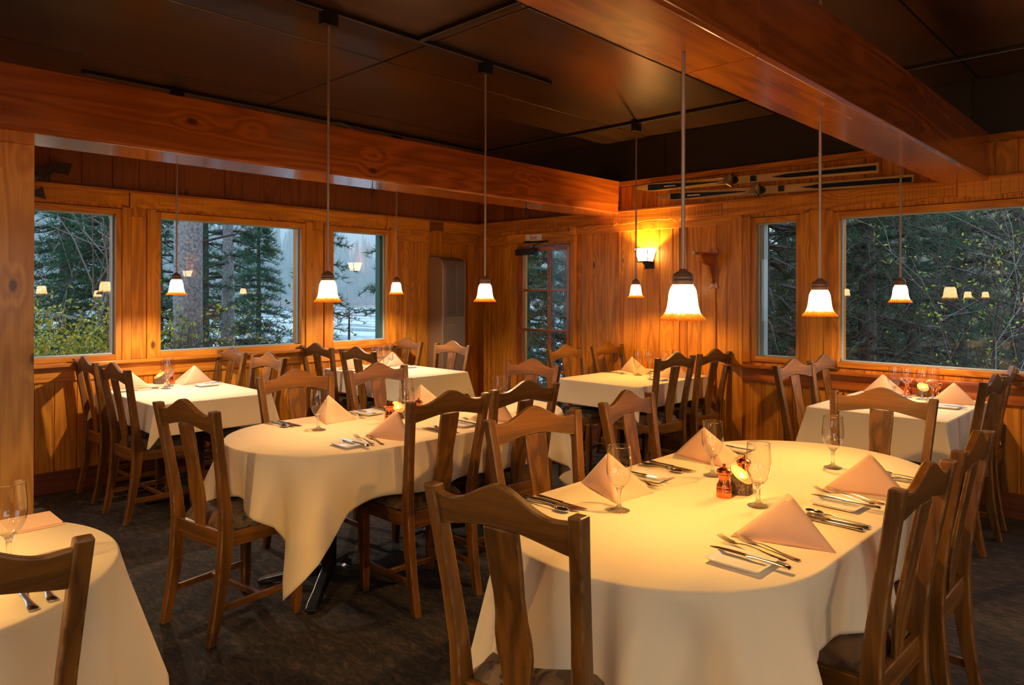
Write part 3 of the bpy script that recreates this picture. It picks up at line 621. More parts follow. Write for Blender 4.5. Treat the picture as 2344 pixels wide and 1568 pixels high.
# ------------------------------------------------------------ chairs
def chair():
    t = empty('dining_chair'); a = MB
    def post(sg):
        m = MB(); rings = []
        for z, x, y, dx, dy in ((0, .183, -.235, .017, .018), (.12, .183, -.208, .018, .021), (.25, .184, -.186, .018, .025), (.38, .186, -.172, .018, .029), (.46, .188, -.170, .018, .028), (.56, .192, -.177, .018, .024), (.70, .2015, -.197, .018, .021), (.85, .213, -.222, .018, .020), (.986, .224, -.245, .0185, .0205)):
            x *= sg; rings.append([(x - dx, y - dy, z), (x + dx, y - dy, z), (x + dx, y + dy, z), (x - dx, y + dy, z)])
        return m.loft(rings)
    for sg in (-1, 1): post(sg).build('back_post', M['chairZ'], t, bevel=.005, seg=2)
    m = MB(); N = 28                                           # crest rail with a raised hump and slight curve in plan
    rings = []
    for i in range(N + 1):
        u = -1 + 2 * i / N; x = u * .207; hump = math.exp(-(u / .42) ** 2)
        zt = .968 + .052 * hump - .006 * math.exp(-((abs(u) - .72) / .2) ** 2); zb = .884 + .030 * math.cos(u * PI / 2) ** 1.3
        yt = -.240 - .012 * (1 - u * u); yb = -.226 - .012 * (1 - u * u)
        rings.append([(x, yb - .012, zb), (x, yt - .012, zt), (x, yt + .012, zt), (x, yb + .012, zb)])
    m.loft(rings).build('crest_rail', M['chairX'], t, bevel=.004, seg=2)
    m = MB(); rings = []                                       # splat, wavy in outline
    for i in range(25):
        v = i / 24; z = .91 - v * (.91 - .452)
        w = float(np.interp(v, [0, .12, .25, .38, .5, .6, .7, .82, .92, 1], [.053, .053, .0505, .046, .048, .0555, .0555, .046, .037, .034]))
        y = float(np.interp(z, [.452, .56, .70, .91], [-.172, -.181, -.202, -.242]))
        rings.append([(-w, y - .007, z), (w, y - .007, z), (w, y + .007, z), (-w, y + .007, z)])
    m.loft(rings).build('splat', M['chairZ'], t, bevel=.003, seg=2)
    a().box((-.172, -.184, .385), (.172, -.160, .462)).build('rear_rail', M['chairX'], t, bevel=.003)
    for sg in (-1, 1):
        m = MB().add([(sg * .178, -.15, .392), (sg * .196, -.15, .392), (sg * .219, .20, .392), (sg * .201, .20, .392), (sg * .178, -.15, .455), (sg * .196, -.15, .455), (sg * .219, .20, .455), (sg * .201, .20, .455)],
            [(0, 3, 2, 1), (4, 5, 6, 7), (0, 1, 5, 4), (1, 2, 6, 5), (2, 3, 7, 6), (3, 0, 4, 7)]); m.build('side_rail', M['chairY'], t, bevel=.003)
        m = MB(); rings = []
        for z, x, dx in ((0, .200, .015), (.1, .200, .019), (.30, .201, .019), (.392, .202, .019)): rings.append([(sg * x - dx, .165, z), (sg * x + dx, .165, z), (sg * x + dx, .165 + 2 * dx, z), (sg * x - dx, .165 + 2 * dx, z)])
        m.loft(rings).build('front_leg', M['chairZ'], t, bevel=.003)
        m = MB().add([(sg * .176, -.19, .125), (sg * .190, -.19, .125), (sg * .206, .17, .125), (sg * .192, .17, .125), (sg * .176, -.19, .155), (sg * .190, -.19, .155), (sg * .206, .17, .155), (sg * .192, .17, .155)],
            [(0, 3, 2, 1), (4, 5, 6, 7), (0, 1, 5, 4), (1, 2, 6, 5), (2, 3, 7, 6), (3, 0, 4, 7)]); m.build('side_stretcher', M['chairY'], t, bevel=.003)
    a().box((-.20, .185, .392), (.20, .203, .455)).build('front_rail', M['chairX'], t, bevel=.003)
    a().box((-.190, -.010, .128), (.190, .008, .152)).build('cross_stretcher', M['chairX'], t, bevel=.003)
    m = MB(); G = 16; vs = []; fs = []
    for layer in (0, 1):
        for i in range(G + 1):
            for j in range(G + 1):
                u, v = -1 + 2 * i / G, -1 + 2 * j / G; y = .028 + v * .182; hw = .168 + (.212 - .168) * (v + 1) / 2
                e = (1 - abs(u) ** 6) * (1 - abs(v) ** 6); rc = 1 - .035 * (abs(u) * abs(v)) ** 4
                vs.append((u * hw * rc, y * 1.0, .455 + (.014 + .042 * max(0, e) ** .35 if layer else 0)))
    n = G + 1
    for L_ in (0, 1):
        for i in range(G):
            for j in range(G): q = (i * n + j, (i + 1) * n + j, (i + 1) * n + j + 1, i * n + j + 1); fs.append(tuple(k + L_ * n * n for k in (q if L_ else q[::-1])))
    for i in range(G):
        for p, q in (((i * n), (i + 1) * n), (i * n + G, (i + 1) * n + G), (i, i + 1), (G * n + i, G * n + i + 1)): fs.append((p, q, q + n * n, p + n * n))
    m.add(vs, fs).build('seat_cushion', M['fabric'], t, smooth=True, ang=60)
    return t
CH = [  # x, y, rotation, what singles it out
 (-1.235, 1.457, 6, 'dining chair closest to the camera, its back to us, at the foreground oval table', 'fg'),
 (-1.700, 2.105, -99, 'dining chair facing us at the left side of the foreground oval table, nearer one', 'fg'),
 (-1.705, 2.832, -84, 'dining chair facing us at the left side of the foreground oval table, farther one', 'fg'),
 (-1.108, 3.520, 182, 'wide orange-lit dining chair at the far end of the foreground oval table', 'fg'),
 (-.785, 2.206, 88.5, 'dining chair seen edge-on right of the foreground table, nearer the camera', 'fg'),
 (-.790, 2.816, 90.5, 'dining chair seen edge-on right of the foreground table, second from the camera', 'fg'),
 (-3.175, 1.470, 8, 'wooden dining chair standing free at the near left end of the middle oval table', 'mid'),
 (-3.635, 2.146, -94, 'orange-lit dining chair behind the middle oval table, left of its pair', 'mid'),
 (-3.625, 2.756, -87, 'orange-lit dining chair behind the middle oval table, right of its pair', 'mid'),
 (-3.342, 3.440, 183, 'dining chair at the far end of the middle oval table, in front of the door', 'mid'),
 (-2.785, 2.227, 87, 'dark-backed dining chair on the near side of the middle oval table, left of its pair', 'mid'),
 (-2.800, 2.770, 87, 'dark-backed dining chair on the near side of the middle oval table, right of its pair', 'mid'),
 (-5.74, 1.790, 0, 'dining chair with its back to the pine post, against the left wall', 'w1'),
 (-5.08, 1.775, 2, 'dark-backed dining chair at the window table by the post, right of its pair', 'w1'),
 (-5.795, 2.405, 181.6, 'pale-topped dining chair beyond the window table by the post, close under the window', 'w1'),
 (-5.119, 2.385, 182, 'reddish dining chair beyond the window table by the post, away from the wall', 'w1'),
 (-5.78, 3.660, 4, 'dark dining chair close to the left wall on the near side of the heater table', 'w2'),
 (-5.165, 3.685, 3, 'dark dining chair on the near side of the heater table, away from the wall', 'w2'),
 (-5.82, 4.245, 183, 'dining chair under the third window on the far side of the heater table', 'w2'),
 (-5.122, 4.260, 182.7, 'dining chair standing in front of the tan wall heater', 'w2'),
 (-3.800, 4.870, -91, 'orange-lit dining chair beside the glazed door at the sconce table', 'w3'),
 (-3.775, 5.462, -92, 'orange-lit dining chair in the corner between the door and the sconce table', 'w3'),
 (-3.165, 4.882, 85, 'dark-backed dining chair at the sconce table, left of its pair', 'w3'),
 (-3.140, 5.440, 87, 'dark-backed dining chair at the sconce table, nearer the wall ledge', 'w3'),
 (-1.800, 4.925, -98, 'dining chair at the left side of the right window table, nearer the camera', 'w4'),
 (-1.790, 5.480, -96, 'pale-topped dining chair at the left side of the right window table, against the window', 'w4'),
 (-1.100, 4.918, 88, 'dining chair at the right side of the right window table, nearer the camera', 'w4'),
 (-1.115, 5.50, 92, 'dining chair at the right side of the right window table, against the wall', 'w4'),
 (-1.88, .235, 84, 'dining chair cut by the picture edge at the lower left corner', 'fl')]
GN = dict(fg='chairs around the foreground oval table', mid='chairs around the middle oval table', w1='chairs at the window table by the post', w2='chairs at the heater table', w3='chairs at the sconce table', w4='chairs at the right window table', fl=None)
for x, y, a, lb, g in CH: place('chair', chair, (x, y, 0), R(a), lb, 'chair', GN[g])

# ------------------------------------------------------------ tables and cloths
ZTB = .765
def stadium(cx, cy, r, hl, n=180):
    """edge points with outward normals, counter-clockwise; hl = half length of the straight side (along y)"""
    per = 2 * PI * r + 4 * hl; out = []
    for i in range(n):
        s = per * i / n
        if s < PI * r / 2: a = s / r; p = (r * math.cos(a), hl + r * math.sin(a)); q = (math.cos(a), math.sin(a))
        elif s < PI * r: a = s / r; p = (r * math.cos(a), hl + r * math.sin(a)); q = (math.cos(a), math.sin(a))
        elif s < PI * r + 2 * hl: d = s - PI * r; p = (-r, hl - d); q = (-1, 0)
        elif s < 2 * PI * r + 2 * hl: a = PI + (s - PI * r - 2 * hl) / r; p = (r * math.cos(a), -hl + r * math.sin(a)); q = (math.cos(a), math.sin(a))
        else: d = s - 2 * PI * r - 2 * hl; p = (r, -hl + d); q = (1, 0)
        out.append((cx + p[0], cy + p[1], q[0], q[1]))
    return out
def rrect(x0, x1, y0, y1, r=.025, n=160):
    out = []; k = 17
    cs = ((x1 - r, y1 - r, 0), (x0 + r, y1 - r, PI / 2), (x0 + r, y0 + r, PI), (x1 - r, y0 + r, 1.5 * PI))
    for i, (cx, cy, a0) in enumerate(cs):
        for j in range(k): a = a0 + (PI / 2) * j / (k - 1); out.append((cx + r * math.cos(a), cy + r * math.sin(a), math.cos(a), math.sin(a)))
        nx, ny, _ = cs[(i + 1) % 4]; a = a0 + PI / 2; p = (cx + r * math.cos(a), cy + r * math.sin(a)); q = (nx + r * math.cos(a), ny + r * math.sin(a))
        for j in range(1, 22): t = j / 22; out.append((p[0] + (q[0] - p[0]) * t, p[1] + (q[1] - p[1]) * t, math.cos(a), math.sin(a)))
    return out
def drape(name, edge, cloth_rect, label, fold=1.0, flare=.05, wing=.0, seed=1, rot=0.0, z=ZTB):
    """tablecloth: flat top, rolled edge and a hanging skirt whose length follows the cloth's own rectangle"""
    cx, cy, hx, hy = cloth_rect; rr = random.Random(seed); ph = [rr.uniform(0, 6.28) for _ in range(6)]
    N = len(edge); NS = 22; rings = []; L = []
    cr, sr = math.cos(rot), math.sin(rot)
    for (x, y, nx, ny) in edge:
        px, py = (x - cx) * cr + (y - cy) * sr, -(x - cx) * sr + (y - cy) * cr; qx, qy = nx * cr + ny * sr, -nx * sr + ny * cr
        c = []
        if abs(qx) > 1e-6: c.append(((hx if qx > 0 else -hx) - px) / qx)
        if abs(qy) > 1e-6: c.append(((hy if qy > 0 else -hy) - py) / qy)
        L.append(max(.02, min(c)))
    Lm = min(L); ar = [0.0]
    for i in range(1, N): ar.append(ar[-1] + math.hypot(edge[i][0] - edge[i - 1][0], edge[i][1] - edge[i - 1][1]))
    per = ar[-1] + .01
    for k in range(NS + 1):
        s = k / NS; ring = []
        for i, (x, y, nx, ny) in enumerate(edge):
            h = L[i] * s; ex = max(0, L[i] - Lm)
            if h < .022: off = .009 * math.sin(h / .022 * PI / 2); dz = .012 * (1 - math.cos(h / .022 * PI / 2))
            else: off = .009; dz = h - .010
            q = ar[i] / per; e = min(1.0, ex / .18); t = max(0, h - .02)
            big = .9 * math.sin(2 * PI * q * 8 + ph[0]) + .8 * math.sin(2 * PI * q * 13 + ph[1] + 1.5 * math.sin(2 * PI * q * 3)); small = math.sin(2 * PI * q * 22 + ph[2] + 2 * math.sin(2 * PI * q * 5 + ph[3]))
            amp = fold * (.075 * t + .17 * t * e)
            nf = amp * (.6 * big + .5 * small * e) + flare * t + wing * e * t
            off += max(nf, -.035 * min(1.0, t / .12)); dz -= (wing * e) ** 2 * t * .45
            ring.append((x + nx * off, y + ny * off, z - dz))
        rings.append(ring)
    m = MB(); m.loft(rings, cap=False)
    cxm, cym = sum(e[0] for e in edge) / N, sum(e[1] for e in edge) / N; prev = 0
    o = len(m.v); 
    for f in (.75, .4): m.v += [(cxm + (e[0] - cxm) * f, cym + (e[1] - cym) * f, z) for e in edge]
    m.v.append((cxm, cym, z)); a, b, c = 0, o, o + N
    for i in range(N):
        j = (i + 1) % N; m.f += [(a + i, b + i, b + j, a + j), (b + i, c + i, c + j, b + j), (c + i, o + 2 * N, c + j)]; m.r += [0, 0, 0]
    ob = m.build(name, M['cloth'], smooth=True, ang=180)
    sd = ob.modifiers.new('thickness', 'SOLIDIFY'); sd.thickness = .0012; sd.offset = -1
    return tag(ob, label, 'tablecloth')
def crease(ob): return ob
def feet_table(name, cx, cy, hx, hy, peds, label, shape='rect'):
    t = tag(empty(name, (cx, cy, 0)), label, 'table')
    if shape == 'rect': MB().box((-hx, -hy, .725), (hx, hy, .7615)).build('tabletop', M['redX'], t, bevel=.004)
    else:
        e = stadium(0, 0, hx - .004, hy - hx, 96); MB().prism([(p[0], p[1]) for p in e], .725, .7615, 'xy').build('tabletop', M['redX'], t)
    for (px, py) in peds:
        MB().tube([(px, py, .06), (px, py, .72)], .038, 20).box((px - .16, py - .16, .712), (px + .16, py + .16, .724)).build('pedestal_column', M['black'], t, smooth=True)
        for k in range(4):
            a = R(45 + 90 * k) ; T = Matrix.Translation((px, py, 0)) @ Matrix.Rotation(a, 4, 'Z')
            m = MB(); rings = []
            for d, z, w, h in ((0, .085, .032, .035), (.10, .075, .030, .028), (.22, .048, .030, .020), (.31, .030, .034, .016), (.355, .020, .03, .010)): rings.append([(d, -w, z - h), (d, w, z - h), (d, w * .8, z + h * .6), (d, -w * .8, z + h * .6)])
            m.loft(rings, T=T).lathe([(.0, .0), (.018, .0), (.018, .016), (.0, .016)], 12, T=T @ Matrix.Translation((.335, 0, 0))).build('foot', M['black'], t, bevel=.006, seg=2)
    return t
feet_table('oval_dining_table', -1.195, 2.445, .486, 1.02, [(0, -.53), (0, .53)], 'oval dining table in the right foreground hidden under its cloth', 'o')
feet_table('oval_dining_table', -3.175, 2.485, .486, 1.02, [(0, -.53), (0, .53)], 'oval dining table in the middle of the room on black iron feet', 'o')
feet_table('oval_dining_table', -2.30, -.345, .486, 1.03, [(0, -.53), (0, .53)], 'oval dining table at the lower left edge of the picture under its cloth', 'o')
feet_table('square_dining_table', -5.29, 2.05, .56, .385, [(-.2, 0), (.25, 0)], 'dining table under the left window nearest the pine post')
feet_table('square_dining_table', -5.31, 3.955, .565, .375, [(-.2, 0), (.25, 0)], 'dining table under the left window beside the wall heater')
feet_table('square_dining_table', -3.46, 5.07, .385, .53, [(0, -.2), (0, .2)], 'dining table under the wall sconce beside the exit door')
feet_table('square_dining_table', -1.40, 5.07, .375, .535, [(0, -.2), (0, .2)], 'dining table under the big right window')
drape('tablecloth', stadium(-1.195, 2.445, .49, .535), (-1.17, 2.40, .72, 1.26), 'cream tablecloth on the oval table in the right foreground', fold=1.9, flare=.02, wing=.05, seed=4)
drape('tablecloth', stadium(-3.175, 2.485, .49, .535), (-3.16, 2.47, .71, 1.25), 'cream tablecloth with a long hanging corner on the middle oval table', fold=2.1, flare=.03, wing=.08, seed=9)
drape('tablecloth', stadium(-2.30, -.345, .49, .535), (-2.30, -.345, .78, 1.36), 'cream tablecloth at the lower left edge of the picture', fold=1.3, flare=.05, wing=.06, seed=3)
drape('tablecloth', rrect(-5.87, -4.72, 1.655, 2.445), (-5.295, 2.05, .575 + .21, .395 + .19), 'cream tablecloth on the window table nearest the pine post', fold=.25, flare=.03, wing=.62, seed=5)
drape('tablecloth', rrect(-5.89, -4.735, 3.57, 4.34), (-5.31, 3.955, .578 + .20, .385 + .20), 'cream tablecloth on the window table beside the wall heater', fold=.25, flare=.03, wing=.55, seed=6)
drape('tablecloth', rrect(-3.855, -3.06, 4.53, 5.61), (-3.46, 5.07, .40 + .19, .54 + .20), 'cream tablecloth on the table under the wall sconce', fold=.3, flare=.03, wing=.55, seed=7)
drape('tablecloth', rrect(-1.785, -1.015, 4.53, 5.61), (-1.40, 5.07, .385 + .22, .54 + .25), 'cream tablecloth on the table under the big right window', fold=.25, flare=.04, wing=.5, seed=8)

# ------------------------------------------------------------ tableware
def stemware(name, bowl, solid, seat):
    t = empty(name); MB().lathe(bowl, 40).build('glass_bowl', M['bowl'], t, smooth=True, ang=180, fixn=False)
    MB().lathe([(r, z) for r, z in bowl[-1:]] + [(bowl[-1][0] - .0012, bowl[-1][1] + .0004), (bowl[-1][0] - .0012, bowl[-1][1] - .002)], 40).build('glass_rim', M['glass'], t, smooth=True)
    MB().lathe(solid, 36).build('glass_stem', M['glass'], t, smooth=True, ang=60); return t
def water_glass():
    return stemware('water_glass', [(.0125, .0752), (.022, .083), (.0315, .097), (.0385, .115), (.0415, .135), (.0415, .155), (.0395, .180), (.0375, .205), (.0372, .2125)],
        [(.0, .0), (.034, .0), (.036, .0025), (.033, .005), (.018, .009), (.0085, .016), (.0062, .030), (.0062, .052), (.0075, .064), (.0125, .0745), (.019, .0805), (.012, .0795), (.0, .0785)], 0)
def wine_glass():
    return stemware('wine_glass', [(.008, .0955), (.024, .105), (.036, .122), (.0405, .142), (.039, .165), (.035, .188), (.0335, .198)],
        [(.0, .0), (.036, .0), (.037, .0022), (.020, .006), (.006, .014), (.0042, .032), (.0042, .083), (.008, .0945), (.0, .0965)], 0)
def mill():
    t = empty('spice_mill')
    MB().lathe([(.0, 0), (.026, 0), (.027, .002), (.0265, .020), (.0255, .021), (.027, .023), (.0265, .030), (.0245, .033), (.0265, .036), (.0255, .042), (.020, .052), (.0175, .062), (.0185, .070), (.0215, .077), (.0215, .079)], 36).build('mill_body', M['copper'], t, smooth=True, ang=30)
    MB().lathe([(.0215, .080), (.025, .082), (.0265, .088), (.0235, .096), (.013, .102), (.006, .104), (.0045, .108), (.0065, .111), (.0045, .115), (.0, .116)], 36).build('mill_cap', M['copper'], t, smooth=True, ang=30); return t
def log_candle(big=1.0):
    t = empty('log_candle_holder'); m = MB(); N = 48; r0 = .036 * big
    def top(a): return .066 + .026 * math.cos(a)        # slanted cut, high on one side
    rr = random.Random(5); bump = [rr.uniform(-1, 1) for _ in range(N)]; rings = []
    for k in range(7):
        ring = []
        for j in range(N):
            a = 2 * PI * j / N; r = r0 + .0022 * bump[j] + .001 * math.sin(5 * a + k); ring.append((r * math.cos(a), r * math.sin(a), top(a) * k / 6))
        rings.append(ring)
    m.loft(rings, cap=False).build('bark', M['bark'], t)
    m = MB(); ring = []; 
    def tri(rad): return [(rad * math.cos(2 * PI * j / N), rad * math.sin(2 * PI * j / N), .066 + .026 * math.cos(2 * PI * j / N) * rad / r0) for j in range(N)]
    inner = [(p[0], p[1], p[2] - .016) for p in tri(.020)]
    m.loft([tri(r0 + .0005), tri(.030), tri(.0205), inner], cap=False); m.f.append(tuple(3 * N + j for j in range(N))); m.r.append(0); m.v += []; m.build('cut_face', M['cut'], t)
    MB().lathe([(.0, .052), (.0195, .052), (.0195, .060), (.017, .0575), (.0, .056)], 24).build('tealight', M['wax'], t, smooth=True)
    MB().lathe([(.0, .058), (.0025, .061), (.0034, .065), (.002, .071), (.0, .078)], 12).build('flame', M['flame'], t, smooth=True)
    l = bpy.data.lights.new('candle_light', 'POINT'); l.energy = .4; l.color = (1, .40, .07); l.shadow_soft_size = .006
    lo = bpy.data.objects.new('candle_light', l); COL.objects.link(lo); lo.parent = t; lo.location = (0, 0, .10); return t
def bread_plate():
    t = empty('bread_plate'); m = MB(); rings = []
    def rr_(hx, hy, r, z):
        p = []
        for cx, cy, a0 in ((hx - r, hy - r, 0), (-hx + r, hy - r, 90), (-hx + r, -hy + r, 180), (hx - r, -hy + r, 270)):
            for k in range(6): a = R(a0 + 18 * k); p.append((cx + r * math.cos(a), cy + r * math.sin(a), z))
        return p
    rings = [rr_(.046, .058, .010, .0), rr_(.050, .062, .012, .001), rr_(.063, .075, .010, .011), rr_(.064, .076, .010, .0135), rr_(.062, .074, .010, .0140), rr_(.050, .062, .012, .0055), rr_(.046, .058, .010, .0045)]
    m.loft(rings).build('plate_body', M['white'], t, smooth=True, ang=50); return t
def bar(m, prof, T=None, n=8):
    """flat handle: rings of (y, half width, half thickness, z centre)"""
    rings = []
    for y, w, h, z in prof: rings.append([(w * math.cos(2 * PI * j / n + PI / n), y, z + h * math.sin(2 * PI * j / n + PI / n)) for j in range(n)])
    return m.loft(rings, T=T)
HAND = [(-.115, .006, .0012, .0022), (-.112, .0095, .0022, .0026), (-.095, .0088, .0022, .003), (-.060, .0052, .0020, .0042), (-.020, .0032, .0018, .0075), (.010, .0030, .0017, .0085), (.028, .0050, .0016, .0060)]
def fork(k=1.0):
    t = empty('table_fork'); m = MB(); bar(m, HAND); bar(m, [(.028, .005, .0013, .006), (.040, .0105, .0010, .0035), (.056, .0118, .0009, .003)])
    for i in range(4):
        x = -.0093 + .0062 * i; bar(m, [(.055, .0, .0009, .003)] and [], None) if False else None
        rings = [[(x + (-w if q in (0, 3) else w), y, z + (-.0008 if q < 2 else .0008)) for q in range(4)] for y, w, z in ((.054, .0022, .003), (.075, .0017, .0045), (.092, .0013, .009), (.103, .0006, .0135))]
        m.loft(rings)
    m.build('fork_body', M['steel'], t, smooth=True, ang=50); return t
def spoon():
    t = empty('soup_spoon'); m = MB(); bar(m, HAND); rings = []
    for k in range(9):
        a = k / 8 * PI / 2; ring = []
        for j in range(24): b = 2 * PI * j / 24; ring.append((.019 * math.sin(a) * math.cos(b), .060 + .031 * math.sin(a) * math.sin(b), .0095 - .0080 * math.cos(a)))
        rings.append(ring)
    rings[0] = [(r[0] * 1e-3, .060 + (r[1] - .06) * 1e-3 + 1e-5 * j, .0015) for j, r in enumerate(rings[1])]
    up = [[(p[0] * .97, .060 + (p[1] - .060) * .97, p[2] + .0012) for p in r] for r in rings[::-1]]
    m.loft(rings + up, cap=False).build('spoon_body', M['steel'], t, smooth=True, ang=60); return t
def knife(k=1.0):
    t = empty('table_knife'); m = MB()
    bar(m, [(-.115, .008, .0025, .004), (-.112, .0115, .0042, .0048), (-.098, .0112, .0044, .005), (-.060, .0068, .0040, .005), (-.015, .0060, .0038, .005), (.004, .0085, .0036, .005), (.008, .0085, .0022, .005)], n=10)
    m.prism([(-.0062, .006), (.0105, .006), (.0135, .035), (.0135, .065), (.009, .094), (.001, .108), (-.0055, .112), (-.0066, .085)], .0042, .0056, 'xy')
    m.build('knife_body', M['steel'], t, smooth=True, ang=40); return t
def napkin(flip=False):
    """starched napkin folded to a standing pyramid: feet towards the glass, opening towards the diner"""
    t = empty('folded_napkin'); A = Vector((.0, -.125, 0)); H1 = Vector((.10, .125, 0)); H2 = Vector((-.10, .125, 0)); P = Vector((0, .0, .135))
    def face(a, b, p, bulge, th=.0016, n=14):
        m = MB(); c = (a + b + p) / 3; nn = (b - a).cross(p - a).normalized(); vs = []; idx = {}
        for i in range(n + 1):
            for j in range(n + 1 - i):
                u, v = i / n, j / n; w = 1 - u - v; q = a * w + b * u + p * v; q = q + nn * bulge * (27 * u * v * w) + Vector((0, 0, 0))
                idx[i, j] = len(vs); vs.append(q)
        fs = []
        for i in range(n):
            for j in range(n - i):
                fs.append((idx[i, j], idx[i + 1, j], idx[i, j + 1]))
                if i + j < n - 1: fs.append((idx[i + 1, j], idx[i + 1, j + 1], idx[i, j + 1]))
        return vs, fs
    m = MB()
    for (a, b, bl) in ((A, H1, .012), (H2, A, .012), (H1, H2, -.034)):
        vs, fs = face(a, b, P, bl); m.add(vs, fs)
    k = .93; sh = Vector((0, -.012, 0))
    for (a, b, bl) in ((A + sh, H1 * .92 + sh, .010), (H2 * .92 + sh, A + sh, .010)):
        vs, fs = face(a, b, P * .97 + sh * .6, bl); m.add(vs, fs)
    o = m.build('napkin_body', M['napkin'], t, smooth=True, ang=50, fixn=False)
    sd = o.modifiers.new('thickness', 'SOLIDIFY'); sd.thickness = .0035; sd.offset = 0
    return t

def setting(edge, face, u0, table, who, items, seed=0, g=None):
    """one place setting; edge=(x,y) on the table edge in front of the diner, face = direction the diner looks (deg)"""
    rr = random.Random(seed); ex, ey = edge; f = R(face); fy = Vector((math.cos(f), math.sin(f), 0)); fx = Vector((math.sin(f), -math.cos(f), 0)); rot = f - PI / 2
    def at(u, v, dz=0): return (ex + fx.x * u + fy.x * v, ey + fx.y * u + fy.y * v, ZTB + .0005 + dz)
    w = 'at %s, %s' % (who, table)
    for it in items:
        k = it[0]; j = lambda s: rr.uniform(-s, s)
        if k == 'nap': place('nap', napkin, at(it[1], it[2]), rot + R(it[3] if len(it) > 3 else j(8)), 'pink folded napkin pyramid ' + w, 'napkin', 'folded napkins')
        elif k == 'plate': place('plate', bread_plate, at(it[1], it[2]), rot + R(j(3)), 'small white rectangular bread plate ' + w, 'plate', 'white bread plates')
        elif k == 'bknife': place('knife', knife, at(it[1], it[2], .0145 - .004), rot + R(j(3)), 'butter knife lying on the bread plate ' + w, 'knife', 'table knives')
        elif k == 'fork': place('fork', fork, at(it[1], it[2], it[4] if len(it) > 4 else 0), rot + R(it[3] if len(it) > 3 else j(6)), '%s steel fork %s' % (it[5] if len(it) > 5 else 'outer', w), 'fork', 'table forks')
        elif k == 'knife': place('knife', knife, at(it[1], it[2]), rot + R(j(5)), '%s steel table knife %s' % (it[3], w), 'knife', 'table knives')
        elif k == 'spoon': place('spoon', spoon, at(it[1], it[2]), rot + R(j(6)), 'steel soup spoon ' + w, 'spoon', 'soup spoons')
FULL = lambda nr=0: [('nap', -.02 + nr, .145), ('plate', -.282, .16), ('bknife', -.262, .15), ('fork', -.185, .185, -11, .006, 'outer'), ('fork', -.132, .165, -16, 0, 'inner'), ('knife', .208, .128, 'inner'), ('knife', .240, .122, 'outer'), ('spoon', .275, .125)]
FG, MD = 'foreground oval table', 'middle oval table'
setting((-1.68, 2.06), 0, 0, FG, 'far left side, nearer seat', FULL(-.015), 1)
setting((-1.68, 2.765), 0, 0, FG, 'far left side, farther seat', FULL(), 2)
setting((-.71, 2.06), 180, 0, FG, 'right side, nearest seat', FULL(), 3)
setting((-.71, 2.77), 180, 0, FG, 'right side, farther seat', FULL(), 4)
setting((-3.66, 2.14), 0, 0, MD, 'window side, nearer seat', FULL(), 5)
setting((-3.66, 2.80), 0, 0, MD, 'window side, farther seat', FULL(), 6)
setting((-2.69, 2.14), 180, 0, MD, 'camera side, left seat', FULL(), 7)
setting((-2.69, 2.85), 180, 0, MD, 'camera side, right seat', FULL(), 8)
setting((-1.815, .20), 180, 0, 'front left table', 'right side', [('nap', -.08, .18), ('knife', .205, .17, 'inner'), ('knife', .252, .195, 'outer'), ('spoon', .295, .23)], 9)
tag(MB().box((-2.66, .47, ZTB + .0005), (-2.50, .62, ZTB + .004)).box((-2.655, .475, ZTB + .004), (-2.505, .615, ZTB + .010), .5).build('flat_napkin', M['napkin'], bevel=.002), 'flat folded napkin behind the glass on the front left table', 'napkin')
TW1, TW2, TW3, TW4 = 'window table by the pine post', 'heater table', 'sconce table', 'right window table'
setting((-5.68, 1.665), 90, 0, TW1, 'near side', [('nap', .0, .15), ('plate', -.14, .12) if False else ('spoon', .15, .22), ('knife', .2, .14, 'single')], 10)
setting((-5.70, 2.435), 270, 0, TW1, 'far side', FULL()[:5] + [('knife', -.33 + .55, .12, 'single')], 11)
setting((-5.66, 3.58), 90, 0, TW2, 'near side', FULL()[:1] + FULL()[5:], 12)
setting((-5.68, 4.33), 270, 0, TW2, 'far side', FULL()[:5], 13)
setting((-3.85, 5.40), 0, 0, TW3, 'door side', [('nap', 0, .15), ('plate', -.15, .22), ('knife', .19, .12, 'inner'), ('spoon', .225, .13)] , 14)
setting((-3.065, 5.30), 180, 0, TW3, 'camera side', [('nap', 0, .13), ('plate', -.26, .13), ('fork', -.22, .14, 3, .015, 'outer'), ('bknife', -.27, .12), ('knife', .2, .12, 'single')], 15)
setting((-1.78, 5.50), 0, 0, TW4, 'left side', [('nap', -.02, .15)], 16)
setting((-1.02, 5.36), 180, 0, TW4, 'right side', [('nap', -.02, .13), ('plate', -.26, .12), ('fork', -.22, .14, 3, .015, 'outer'), ('fork', -.18, .15, -4, 0, 'inner'), ('bknife', -.27, .12)], 17)
tag(MB().lathe([(.0, 0), (.012, .0), (.016, .004), (.012, .009), (.006, .012), (.0, .012)], 16, T=Matrix.Translation((-1.552, 2.335, ZTB + .006)) @ Matrix.Scale(1.6, 4, (1, 0, 0))).build('butter_pat', M['butter'], smooth=True), 'pat of butter on the bread plate behind the nearest wine glass', 'butter')
